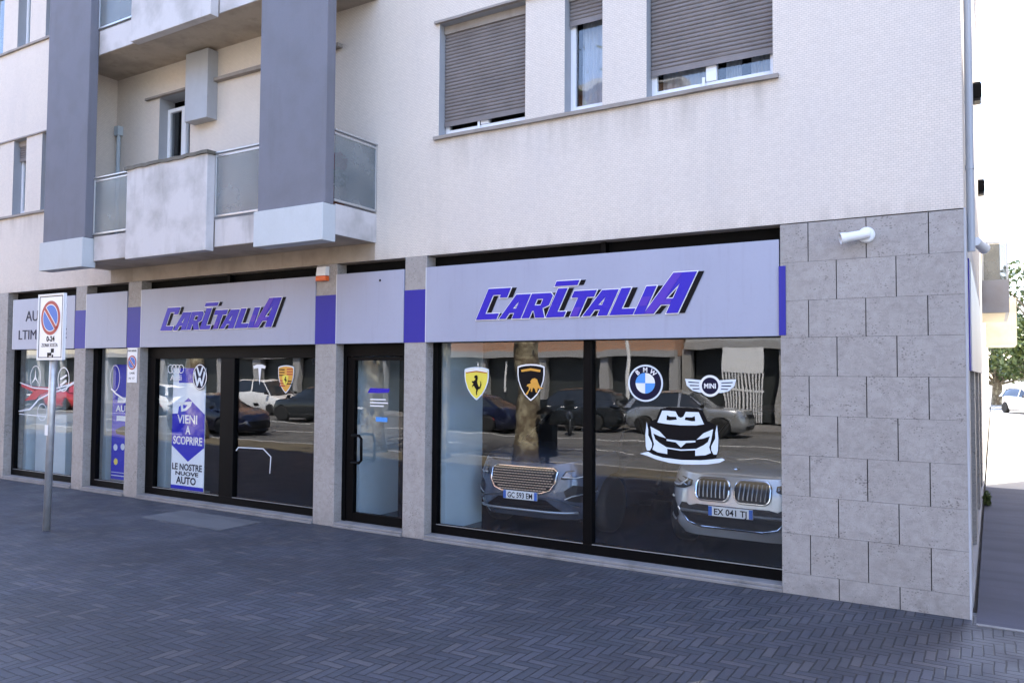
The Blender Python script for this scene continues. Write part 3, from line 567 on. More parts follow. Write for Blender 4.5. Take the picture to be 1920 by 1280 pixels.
# small no-parking plate on the pillar
def prohib(mb_r, mb_b, mb_w, cx, cz, r, Y, rz=None):
    pass
def no_parking(parent, cx, cz, r, Y):
    w = MB(); flat(w, curve_mesh([circ(cx, cz, r * 1.06)], 0.001), 0, Y - 0.001, 0); a = w.build("disc", m_white, parent)
    rd = MB(); flat(rd, curve_mesh([circ(cx, cz, r)], 0.001), 0, Y - 0.003, 0); rd.build("red_rim", m_red, parent)
    bw = MB(); flat(bw, curve_mesh([circ(cx, cz, r * 0.80)], 0.001), 0, Y - 0.005, 0); bw.build("white_rim", m_white, parent)
    bb = MB(); flat(bb, curve_mesh([circ(cx, cz, r * 0.75)], 0.001), 0, Y - 0.007, 0); bb.build("blue_field", m_blue, parent)
    ca, sa = math.cos(R(-45)), math.sin(R(-45)); 
    def bar(hw, L): return [(cx + ca * x - sa * y, cz + sa * x + ca * y) for x, y in ((-L, -hw), (L, -hw), (L, hw), (-L, hw))]
    q = MB(); flat(q, curve_mesh([bar(r * 0.15, r * 0.76)], 0.001), 0, Y - 0.009, 0); q.build("white_bar", m_white, parent); q = MB(); flat(q, curve_mesh([bar(r * 0.10, r * 0.84)], 0.001), 0, Y - 0.011, 0); q.build("red_bar", m_red, parent)
t = thing("entrance_plate", "small white no-parking plate fixed on a stone pillar left of the violet shop name", "sign", (-12.83, -0.01, 2.3))
MB().box(-12.975, -12.70, -0.012, -0.001, 1.98, 2.585).build("plate", m_white, t, bevel=0.003); no_parking(t, -12.838, 2.33, 0.125, -0.013)
q = MB(); flat(q, text_mesh("PASSO CARRABILE", 0.05, t=0.001, width=0.24), -12.96, -0.0135, 2.52); flat(q, text_mesh("COMUNE", 0.05, t=0.001, width=0.15), -12.91, -0.0135, 2.13); flat(q, text_mesh("N 17", 0.05, t=0.001, width=0.16), -12.92, -0.0135, 2.04); q.build("lettering", m_ink, t)
# street parking sign on pole
PX, PY = -11.12, -2.33
t = thing("parking_sign", "white no-parking sign on a slightly leaning grey pole in front of the shop", "street sign", (PX, PY, 0))
MB().tube([(PX, PY, -0.05), (PX + 0.075, PY, 3.22)], 0.048, 16).build("pole", m_galv, t, smooth=True)
pm = MB(); pm.box(-11.325, -10.695, PY - 0.085, PY - 0.070, 2.33, 3.235); pn = pm.build("panel", m_white, t, bevel=0.006)
rm = MB(); yy = PY - 0.088
for a in ((-11.325, -11.310, 2.33, 3.235), (-10.710, -10.695, 2.33, 3.235), (-11.310, -10.710, 3.22, 3.235), (-11.310, -10.710, 2.33, 2.345)): rm.box(a[0], a[1], yy - 0.006, PY - 0.05, a[2], a[3])
rm.build("rim", m_white, pn)
bl = MB()
for a in ((-11.295, -11.285, 2.36, 3.205), (-10.735, -10.725, 2.36, 3.205), (-11.285, -10.735, 3.195, 3.205), (-11.285, -10.735, 2.36, 2.37)): bl.box(a[0], a[1], yy, PY - 0.086, a[2], a[3])
bl.build("border_line", m_ink, pn)
no_parking(t, -11.010, 2.905, 0.235, PY - 0.0855)
q = MB(); flat(q, text_mesh("0-24", 0.10, t=0.002, bold=0.003, width=0.20), -11.100, PY - 0.087, 2.585); flat(q, text_mesh("ZONA SOSTA", 0.07, t=0.002, width=0.40), -11.220, PY - 0.087, 2.51)
q.box(-11.070, -10.970, PY - 0.0885, PY - 0.0855, 2.385, 2.43); q.box(-10.980, -10.910, PY - 0.0885, PY - 0.0855, 2.43, 2.485); q.lathe([(0.0, -0.0885), (0.018, -0.0885), (0.018, -0.0855)], (-11.050, PY, 2.385), n=12); q.lathe([(0.0, -0.0885), (0.018, -0.0885), (0.018, -0.0855)], (-10.940, PY, 2.385), n=12); q.build("lettering", m_ink, t)
bk = MB()
for z in (2.45, 3.10): bk.box(-11.12, -10.92, PY - 0.068, PY + 0.055, z, z + 0.035)
bk.build("clamp", m_galv, t); MB().box(PX - 0.02, PX + 0.055, PY - 0.053, PY - 0.048, 1.30, 1.44).build("sticker", m_white, t)

# ================================================================== WINDOW DECALS AND BANNERS
YD = 0.192
def decal(name, label, layers, group="logo decals on the shop windows", cat="decal"):
    """layers = [(part name, material, [loops groups])] stacked toward the street"""
    xs = [p[0] for _, _, gs in layers for g in gs for l in g for p in l]; zs = [p[1] for _, _, gs in layers for g in gs for l in g for p in l]
    t = thing(name, label, cat, (sum(xs) / len(xs), YD, min(zs)), group)
    for i, (pn, mat, gs) in enumerate(layers):
        mb = MB()
        for j, g in enumerate(gs): flat(mb, curve_mesh(g, 0.001), 0, YD - 0.002 * i - 0.00002 * j, 0)
        mb.build(pn, mat, t)
    return t
def mapx(pts, x0, z0, x1, z1): return [(x0 + (x1 - x0) * a, z0 + (z1 - z0) * b) for a, b in pts]
def shield(x0, z0, x1, z1, m=0.0):
    pts = [(0, .93), (.12, .965), (.3, .99), (.5, 1.0), (.7, .99), (.88, .965), (1, .93), (1.0, .72), (.97, .55), (.88, .35), (.74, .17), (.6, .06), (.5, 0), (.4, .06), (.26, .17), (.12, .35), (.03, .55), (0, .72)]
    pts = [(.5 + (a - .5) * (1 - m), .5 + (b - .5) * (1 - m)) for a, b in pts]; return mapx(pts, x0, z0, x1, z1)
# yellow shield with a rearing horse
hx = [(.40, .86), (.52, .90), (.60, .86), (.62, .76), (.57, .66), (.60, .56), (.66, .48), (.72, .42), (.78, .50), (.80, .62), (.74, .68), (.82, .64), (.86, .52), (.78, .38), (.64, .34), (.60, .26), (.56, .20), (.60, .14), (.52, .12), (.50, .22), (.52, .32), (.44, .40), (.36, .48), (.28, .46), (.26, .40), (.24, .48), (.34, .56), (.24, .60), (.22, .66), (.36, .66), (.46, .72), (.46, .78), (.38, .78)]
decal("shield_decal", "yellow shield decal with a black rearing horse", [("backing", m_vinyl, [[shield(-5.93, 1.84, -5.55, 2.27)]]), ("field", m_yellow, [[shield(-5.93, 1.84, -5.55, 2.27, .09)]]),
    ("top_band", m_white, [[mapx([(.06, .90), (.5, .955), (.94, .90), (.94, .84), (.5, .89), (.06, .84)], -5.93, 1.84, -5.55, 2.27)]]), ("red_band", m_red, [[mapx([(.08, .835), (.5, .88), (.92, .835), (.92, .81), (.5, .855), (.08, .81)], -5.93, 1.84, -5.55, 2.27)]]),
    ("horse", m_ink, [[mapx([(a * .62 + .18, b * .78 + .06) for a, b in hx], -5.93, 1.84, -5.55, 2.27)]])])
bull = [(.30, .14), (.36, .20), (.44, .32), (.42, .40), (.36, .40), (.38, .46), (.50, .50), (.48, .56), (.54, .64), (.62, .66), (.70, .62), (.74, .50), (.80, .38), (.90, .36), (.80, .32), (.72, .36), (.70, .24), (.76, .20), (.66, .22), (.62, .34), (.56, .36), (.54, .24), (.50, .24), (.50, .36), (.44, .26), (.38, .14)]
decal("shield_decal", "black shield decal with a golden charging bull and pale rim", [("rim", m_white, [[shield(-5.12, 1.85, -4.73, 2.31)]]), ("field", m_ink, [[shield(-5.12, 1.85, -4.73, 2.31, .085)]]),
    ("name_band", m_gold, [[mapx([(.14, .84), (.5, .885), (.86, .84), (.84, .78), (.5, .82), (.16, .78)], -5.12, 1.85, -4.73, 2.31)]]), ("bull", m_gold, [[mapx(bull, -5.14, 1.87, -4.70, 2.27)]])])
# round blue and white roundel
cx, cz = -3.41, 2.09
def wedge(a0, a1, r): return [(cx, cz)] + [(cx + r * math.cos(R(a)), cz + r * math.sin(R(a))) for a in range(a0, a1 + 1, 6)]
m_sky = plain("roundel_blue", (0.06, 0.28, 0.72), 0.4)
t = decal("roundel_decal", "round blue and white quartered badge decal with dark ring", [("rim", m_vinyl, [[circ(cx, cz, 0.212)]]), ("ring", m_ink2, [[circ(cx, cz, 0.192)]]), ("white_field", m_white, [[circ(cx, cz, 0.118)]]), ("blue_quarter", m_sky, [[wedge(90, 180, 0.118)], [wedge(270, 360, 0.118)]])])
q = MB()
for ch, a in (("B", 128), ("M", 90), ("W", 52)):
    v, f = text_mesh(ch, 0.075, bold=0.002, t=0.001, align='CENTER'); ra = R(a - 90); v = [(x * math.cos(ra) - (y - 0.0) * math.sin(ra), x * math.sin(ra) + y * math.cos(ra), z) for x, y, z in v]
    flat(q, (v, f), cx + 0.128 * math.cos(R(a)), YD - 0.0045, cz + 0.128 * math.sin(R(a)))
q.build("lettering", m_white, t)
# winged badge
cx, cz = -2.655, 2.07
wing = [(-.285, .075), (-.10, .062), (.10, .062), (.285, .075), (.265, .0), (.20, -.055), (.12, -.075), (-.12, -.075), (-.20, -.055), (-.265, .0)]
cuts = []
for s_ in (-1, 1):
    cuts += [[[(cx + s_ * .25, cz + .045), (cx + s_ * .125, cz + .038), (cx + s_ * .125, cz + .028), (cx + s_ * .245, cz + .033)]], [[(cx + s_ * .235, cz + .008), (cx + s_ * .125, cz + .006), (cx + s_ * .125, cz - .004), (cx + s_ * .225, cz - .005)]], [[(cx + s_ * .205, cz - .03), (cx + s_ * .12, cz - .028), (cx + s_ * .12, cz - .038), (cx + s_ * .19, cz - .042)]]]
t = decal("winged_decal", "pale winged badge decal with dark round centre", [("wings", m_vinyl, [[[(cx + a, cz + b) for a, b in wing]]]), ("feather_line", m_ink2, cuts), ("rim", m_white, [[circ(cx, cz, 0.118)]]), ("centre", m_ink2, [[circ(cx, cz, 0.092)]])])
q = MB(); flat(q, text_mesh("MINI", 0.075, bold=0.002, t=0.001, align='CENTER', width=0.13), cx, YD - 0.0085, cz - 0.026); q.build("lettering", m_white, t)
# front-view outline of a low sports car
def sp(pts, flip=False):
    c0 = -2.985; return [(c0 + (-(a - .5) if flip else (a - .5)) * 0.98, 1.165 + b * 0.62) for a, b in pts]
low = [(.0, .19), (.06, .22), (.10, .235), (.16, .19), (.28, .145), (.5, .125), (.72, .14), (.86, .17), (.97, .20), (1.0, .175), (.94, .12), (.8, .075), (.62, .055), (.5, .05), (.36, .06), (.2, .105), (.08, .165)]
eye = [(.14, .66), (.28, .53), (.315, .485), (.21, .515), (.15, .555), (.19, .42), (.30, .33), (.325, .32), (.325, .24), (.24, .25), (.17, .29), (.15, .33), (.175, .44), (.145, .56)]
sil_ = [(.10, .20), (.07, .36), (.07, .62), (.12, .78), (.20, .84), (.25, 1.02), (.34, 1.06), (.66, 1.06), (.75, 1.02), (.80, .84), (.88, .78), (.93, .62), (.93, .36), (.90, .20), (.72, .13), (.5, .115), (.28, .13)]
eye = [(.13, .70), (.24, .62), (.32, .50), (.24, .53), (.165, .575), (.19, .47), (.24, .41), (.335, .33), (.335, .215), (.22, .235), (.155, .28), (.175, .38), (.15, .52)]
fin = [(.085, .78), (.105, .64), (.105, .54), (.15, .40), (.15, .33), (.125, .26), (.09, .26), (.075, .33), (.07, .55)]
m1 = [(.33, .485), (.46, .47), (.5, .465), (.54, .47), (.67, .485), (.67, .455), (.56, .435), (.5, .35), (.44, .435), (.33, .455)]
m2 = [(.325, .34), (.5, .315), (.675, .34), (.675, .315), (.5, .29), (.325, .315)]
roof = [(.28, 1.0), (.35, 1.0), (.44, .99), (.47, .90), (.5, .88), (.53, .90), (.56, .99), (.71, .99), (.77, .78), (.68, .755), (.5, .745), (.32, .76), (.22, .78)]
cab1 = [(.335, .92), (.37, .895), (.445, .895), (.455, .845), (.37, .825), (.33, .83)]
cab2 = [(1 - a, b) for a, b in cab1]
decal("sports_car_decal", "large pale line decal of a low sports car seen from the front", [("dark_field", m_ink, [[sp(sil_)]]), ("bumper_line", m_vinyl, [[sp(low)]]), ("headlight_shape", m_vinyl, [[sp(eye)]]), ("headlight_shape", m_vinyl, [[sp(eye, True)]]), ("fender_line", m_vinyl, [[sp(fin)]]), ("fender_line", m_vinyl, [[sp(fin, True)]]), ("nose_line", m_vinyl, [[sp(m1)]]), ("lip_line", m_vinyl, [[sp(m2)]]), ("roof_line", m_vinyl, [[sp(roof), sp(cab1)[::-1], sp(cab2)]])], cat="window graphic", group=None)
# left door-window decals
rg = []
for i in range(4): rg.append(ring(-12.06 + i * 0.095, 2.225, 0.075, 0.012, 28))
t = decal("four_ring_decal", "white decal of four linked rings", [("rings", m_white, rg)]); q = MB(); flat(q, text_mesh("Audi", 0.14, t=0.001, width=0.30), -12.06, YD - 0.0003, 2.03); flat(q, text_mesh("Sport", 0.09, t=0.001, width=0.18), -11.86, YD - 0.0003, 1.93); q.build("lettering", m_white, t)
cx, cz = -11.28, 2.095
def pl(pts): return [(cx + a, cz + b) for a, b in pts]
Vs = pl([(-.095, .165), (-.052, .165), (0, .05), (.052, .165), (.095, .165), (.022, .012), (-.022, .012)]); Ws = pl([(-.148, .06), (-.112, .105), (-.06, -.085), (-.02, -.008), (.02, -.008), (.06, -.085), (.112, .105), (.148, .06), (.072, -.16), (.045, -.16), (0, -.065), (-.045, -.16), (-.072, -.16)])
decal("round_badge_decal", "round dark blue badge decal with two stacked white letters", [("disc", m_ink2, [[circ(cx, cz, 0.185, 40, 0.215)]]), ("ring", m_white, [ring(cx, cz, 0.178, 0.016, 40, 0.208)]), ("letter_upper", m_vinyl, [[Vs]]), ("letter_lower", m_vinyl, [[Ws]])])
decal("t_badge_decal", "white T-shaped badge decal on the middle of the wide window", [("letter", m_white, [[[(-9.99, 2.275), (-9.90, 2.30), (-9.78, 2.30), (-9.70, 2.275), (-9.72, 2.235), (-9.79, 2.245), (-9.80, 2.245), (-9.835, 1.98), (-9.87, 2.245), (-9.89, 2.245), (-9.97, 2.235)]]])])
X0, Z0, X1, Z1 = -9.42, 1.86, -9.08, 2.29
decal("crest_decal", "crest shield decal with red stripes and gold quarters", [("rim", m_vinyl, [[shield(X0, Z0, X1, Z1)]]), ("field", m_gold, [[shield(X0, Z0, X1, Z1, .08)]]),
    ("red_stripe", m_red, [[mapx([(.56, y), (.93, y), (.93, y - .045), (.56, y - .045)], X0, Z0, X1, Z1)] for y in (.88, .79, .70)] + [[mapx([(.10, y), (.44, y), (.47, y - .045), (.14, y - .045)], X0, Z0, X1, Z1)] for y in (.47, .38, .29)]),
    ("dark_stripe", m_ink, [[mapx([(.07, y), (.42, y), (.42, y - .04), (.07, y - .04)], X0, Z0, X1, Z1)] for y in (.86, .76, .66)] + [[mapx([(.58, y), (.90, y), (.86, y - .04), (.58, y - .04)], X0, Z0, X1, Z1)] for y in (.45, .36)]),
    ("inner_shield", m_yellow, [[shield(-9.32, 1.98, -9.19, 2.14)]]), ("inner_horse", m_ink, [[mapx(hx, -9.30, 2.0, -9.20, 2.13)]])])
cx, cz = -16.33, 2.03
star = [[(cx, cz + .19), (cx + .018, cz + .02), (cx + .14, cz - .12), (cx, cz - .022), (cx - .14, cz - .12), (cx - .018, cz + .02)]]
decal("star_decal", "white three-pointed star in a ring on the leftmost window", [("ring", m_white, [ring(cx, cz, 0.20, 0.014, 40, 0.245)]), ("star", m_white, [star])])
cx, cz = -15.33, 2.01
decal("s_badge_decal", "white ring badge decal with two curved strokes behind the parking sign pole", [("ring", m_white, [ring(cx, cz, 0.20, 0.022, 40, 0.24)]), ("stroke", m_white, [[[(cx - .12, cz + .02), (cx + .10, cz + .10), (cx + .13, cz + .07), (cx - .10, cz - .02)]], [[(cx - .12, cz - .10), (cx + .09, cz + .0), (cx + .12, cz - .04), (cx - .08, cz - .14)]]])])
# vinyl line car on the left window, dark and coloured bands
decal("line_car_decal", "white outline of a sports car with a red flash low on the leftmost window", [("red_flash", plain("flash_red", (0.45, 0.05, 0.07), 0.5), [[[(-16.85, 1.93), (-16.4, 1.86), (-15.75, 1.85), (-15.80, 1.78), (-16.15, 1.70), (-16.3, 1.60), (-16.72, 1.57), (-16.55, 1.66), (-16.4, 1.75), (-16.85, 1.85)]]]),
    ("outline", m_vinyl, [[[(-16.92, 1.36), (-16.5, 1.42), (-16.2, 1.62), (-15.8, 1.74), (-15.3, 1.84), (-14.85, 1.99), (-14.85, 1.97), (-15.3, 1.81), (-15.8, 1.71), (-16.18, 1.59), (-16.47, 1.39), (-16.92, 1.34)]], [[(-16.9, 1.92), (-16.4, 1.82), (-15.7, 1.80), (-15.1, 1.90), (-14.84, 2.0), (-14.84, 2.03), (-15.1, 1.93), (-15.7, 1.825), (-16.4, 1.845), (-16.9, 1.94)]], ring(-16.05, 1.36, 0.17, 0.014), [[(-16.9, 1.29), (-15.9, 1.27), (-15.9, 1.285), (-16.9, 1.305)]]])], group=None, cat="window graphic")
cx, cz = -13.66, 2.05
decal("oval_badge_decal", "tall white oval ring badge on the narrow window", [("ring", m_white, [ring(cx, cz, 0.15, 0.012, 36, 0.24)]), ("swoosh", m_white, [[[(cx - .12, cz - .20), (cx + .05, cz - .30), (cx + .28, cz - .38), (cx + .30, cz - .36), (cx + .06, cz - .27), (cx - .10, cz - .17)]]])])
bl_ = [(-10.36, 0.93), (-10.30, 0.99), (-9.72, 1.0), (-9.54, 0.88), (-9.56, 0.62), (-9.575, 0.62), (-9.56, 0.875), (-9.73, 0.985), (-10.29, 0.975), (-10.345, 0.92)]
decal("line_decal", "thin white angular line stuck low on the middle pane of the wide window", [("line", m_vinyl, [[bl_]])], group=None)  # thin pale polygon lying just in front of the pane
# banner stands inside
def banner(name, label, x0, x1, z0, z1, y, body):
    t = thing(name, label, "banner", ((x0 + x1) / 2, y, 0.05)); MB().box(x0, x1, y, y + 0.012, z0, z1).build("panel", body, t); MB().box(x0 - 0.02, x1 + 0.02, y - 0.005, y + 0.12, 0.051, z0 - 0.002).build("base", m_alu, t); return t
t = banner("roll_up_banner", "tall white banner with blue hexagon and white words inside the wide shop window", -12.02, -11.17, 0.20, 2.24, 0.222, m_poster)
hx_ = MB(); flat(hx_, curve_mesh([[(-12.02, 0.93), (-11.58, 0.67), (-11.17, 0.92), (-11.17, 1.47), (-11.60, 1.74), (-11.85, 1.58), (-11.87, 1.47), (-12.02, 1.46)]], 0.001), 0, 0.220, 0); hx_.build("hexagon", m_banner, t)
bb = MB(); bb.box(-12.02, -11.17, 0.2188, 0.2215, 0.20, 0.262); bb.box(-11.86, -11.19, 0.2188, 0.2215, 1.99, 2.24); bb.build("blue_strip", m_banner, t)
q = MB(); flat(q, text_mesh("VIENI", 0.20, bold=0.004, t=0.001, width=0.52), -11.88, 0.2185, 1.31); flat(q, text_mesh("A", 0.20, bold=0.004, t=0.001, width=0.13), -11.66, 0.2185, 1.13); flat(q, text_mesh("SCOPRIRE", 0.19, bold=0.004, t=0.001, width=0.76), -11.98, 0.2185, 0.955)
flat(q, curve_mesh([[(-11.86, 1.66), (-11.50, 1.68), (-11.53, 1.60), (-11.66, 1.52), (-11.78, 1.50), (-11.80, 1.62), (-11.86, 1.64)], [(-11.74, 1.62), (-11.62, 1.62), (-11.66, 1.57), (-11.73, 1.55)]], 0.001), 0, 0.2185, 0); q.build("white_lettering", m_white, t)
q = MB(); flat(q, text_mesh("LE NOSTRE", 0.15, bold=0.004, t=0.001, width=0.78), -11.99, 0.2185, 0.525)
flat(q, text_mesh("NUOVE", 0.09, bold=0.003, t=0.001, width=0.60), -11.90, 0.2185, 0.435); flat(q, text_mesh("AUTO", 0.165, bold=0.005, t=0.001, width=0.52), -11.88, 0.2185, 0.295); q.build("dark_lettering", m_ink2, t)
t = banner("roll_up_banner", "deep blue banner with a car photo strip in the narrow shop window", -13.95, -13.10, 0.20, 2.30, 0.34, m_banner)
q = MB(); flat(q, text_mesh("AUTO", 0.16, bold=0.003, t=0.001, width=0.60), -13.84, 0.337, 1.44)
for (a, b, c_, d_) in ((-13.78, -13.35, 1.60, 1.70), (-13.80, -13.35, 1.27, 1.36), (-13.93, -13.15, 0.26, 0.275), (-13.93, -13.15, 0.32, 0.33)): q.box(a, b, 0.334, 0.339, c_, d_)
for (a, b) in ((-13.82, 0.78), (-13.60, 0.80)): q.lathe([(0.0, -0.003), (0.06, -0.003), (0.06, 0)], (a, 0.339, b), n=16)
q.build("white_lettering", m_vinyl, t); q = MB(); q.lathe([(0.0, -0.003), (0.06, -0.003), (0.06, 0)], (-13.80, 0.339, 0.52), n=12); q.build("yellow_mark", m_yellow, t)
q = MB(); flat(q, curve_mesh([[(-13.84, 1.10), (-13.6, 1.18), (-13.3, 1.16), (-13.2, 1.04), (-13.5, 1.0), (-13.8, 1.03)]], 0.001), 0, 0.337, 0); q.build("car_picture", m_ink, t)
# door stickers
t = thing("door_stickers", "violet shop name strip, white lines and a light blue strip stuck on the glass door", "sticker", (-7.4, YD, 1.5))
q = MB(); flat(q, curve_mesh([[(-7.60, 1.90), (-7.55, 1.97), (-7.19, 1.965), (-7.21, 1.91), (-7.40, 1.90)]], 0.001), 0, YD - 0.002, 0); q.build("violet_strip", m_lt, t)
q = MB(); [q.box(a, b, YD - 0.002, YD - 0.001, z, z + 0.018) for a, b, z in ((-7.55, -7.26, 1.80), (-7.55, -7.22, 1.755), (-7.55, -7.30, 1.71))]; q.build("white_line", m_white, t)
q = MB(); q.box(-7.44, -7.23, YD - 0.002, YD - 0.001, 1.50, 1.565); q.build("blue_strip", m_sky, t)
# red flowers and foliage behind the balcony side glass
def leaf_cloud(c, rx, ry, rz, n, s, seed, shell=0.0):
    rr = random.Random(seed); mb = MB()
    for _ in range(n):
        while True:
            p = Vector((rr.uniform(-1, 1), rr.uniform(-1, 1), rr.uniform(-1, 1)))
            if p.length <= 1 and p.length >= shell: break
        q = Vector(c) + Vector((p.x * rx, p.y * ry, p.z * rz)); a = Vector((rr.gauss(0, 1), rr.gauss(0, 1), rr.gauss(0, 1))).normalized(); b = a.orthogonal().normalized(); d = a.cross(b); k = s * rr.uniform(0.6, 1.3)
        b = (b * math.cos(1) + d * math.sin(rr.uniform(0, 6))).normalized(); d = a.cross(b).normalized()
        mb.add([q + b * k, q + d * k * 0.45, q - b * k * 0.8, q - d * k * 0.45], [(0, 1, 2, 3)])
    return mb
t = thing("potted_flower", "blurred red flowering plant behind the frosted balcony side glass", "potted plant", (-7.55, -0.55, 4.38))
MB().lathe([(0.10, 0), (0.15, 0.26), (0.16, 0.28), (0.13, 0.28)], (-7.55, -0.55, 4.381), 'z', 18).build("pot", plain("terracotta", (0.35, 0.13, 0.07), 0.8), t)
leaf_cloud((-7.55, -0.55, 4.80), 0.16, 0.18, 0.18, 160, 0.05, 3).build("foliage", m_leaf, t); leaf_cloud((-7.50, -0.58, 5.02), 0.12, 0.14, 0.11, 220, 0.045, 4).build("blossom", plain("blossom_red", (0.55, 0.02, 0.03), 0.6), t)
# grass tuft at the foot of the side wall
t = tag(leaf_cloud((-0.12, 7.4, 0.12), 0.05, 0.12, 0.14, 90, 0.06, 9).build("weed_tuft", m_leaf), "small green weed growing at the foot of the side wall", "weed")

# ================================================================== CARS
def lerp(pts, x):
    if x <= pts[0][0]: return pts[0][1]
    for (a, b), (c, d) in zip(pts, pts[1:]):
        if x <= c: k = (x - a) / (c - a); k = k * k * (3 - 2 * k) * 0.35 + k * 0.65; return b + (d - b) * k
    return pts[-1][1]
STY = {
 'suv': dict(pe=5.4, L=4.7, W=1.90, sh=[(-2.35, .95), (-2.2, 1.08), (-1.0, 1.10), (.9, 1.08), (1.5, 1.06), (2.1, 1.00), (2.35, .92)], gh=[(-2.25, 1.05), (-2.02, 1.48), (-1.5, 1.64), (-.3, 1.69), (.25, 1.62), (1.15, 1.02)], z0=.24, wr=.37, wb=(-1.40, 1.45)),
 'sedan': dict(L=4.6, W=1.80, sh=[(-2.3, .85), (-2.1, 1.00), (-1.3, 1.00), (.9, .92), (1.5, .86), (2.1, .74), (2.3, .60)], gh=[(-1.95, .98), (-1.1, 1.38), (-.3, 1.44), (.2, 1.40), (1.15, .90)], z0=.18, wr=.33, wb=(-1.38, 1.42)),
 'hatch': dict(L=4.0, W=1.74, sh=[(-2.0, .88), (-1.9, 1.0), (-1.0, 1.0), (.7, .94), (1.3, .88), (1.8, .76), (2.0, .62)], gh=[(-1.93, .98), (-1.65, 1.38), (-1.1, 1.50), (-.1, 1.50), (.2, 1.42), (1.0, .92)], z0=.19, wr=.31, wb=(-1.22, 1.26)),
 'van': dict(L=4.5, W=1.85, sh=[(-2.25, 1.1), (-2.2, 1.2), (-1.0, 1.2), (.9, 1.15), (1.5, 1.05), (2.1, .92), (2.25, .70)], gh=[(-2.22, 1.15), (-2.15, 1.72), (-1.7, 1.84), (.3, 1.86), (.7, 1.76), (1.5, 1.05)], z0=.2, wr=.32, wb=(-1.35, 1.40)),
}
def ring_pts(st_, t, N=64):
    """ring of the lower body at height fraction t"""
    L, W = st_['L'], st_['W']; prof = [(0, .90), (.12, .965), (.35, 1.0), (.7, .995), (.9, .965), (1.0, .925)]; s = lerp(prof, t)
    ex = lerp([(0, .955), (.2, .995), (.45, 1.0), (.75, .985), (1.0, .955)], t); nn = 4.6; pts = []
    for k in range(N):
        a = 2 * math.pi * k / N; c, sn = math.cos(a), math.sin(a); x = math.copysign(abs(c) ** (2 / nn), c) * L / 2 * ex; y = math.copysign(abs(sn) ** (2 / st_.get('pe', 3.6)), sn) * W / 2 * s
        z = st_['z0'] + (lerp(st_['sh'], x) - st_['z0']) * t; pts.append((x, y, z))
    return pts
def front_x(st_, y, z):
    t = max(0, min(1, (z - st_['z0']) / (lerp(st_['sh'], st_['L'] / 2 - .05) - st_['z0']))); prof = [(0, .90), (.12, .965), (.35, 1.0), (.7, .995), (.9, .965), (1.0, .925)]; s = lerp(prof, t)
    ex = lerp([(0, .955), (.2, .995), (.45, 1.0), (.75, .985), (1.0, .955)], t); v = min(.97, abs(y) / (st_['W'] / 2 * s)); c = (1 - v ** st_.get('pe', 3.6)) ** (1 / 4.6); return c * st_['L'] / 2 * ex
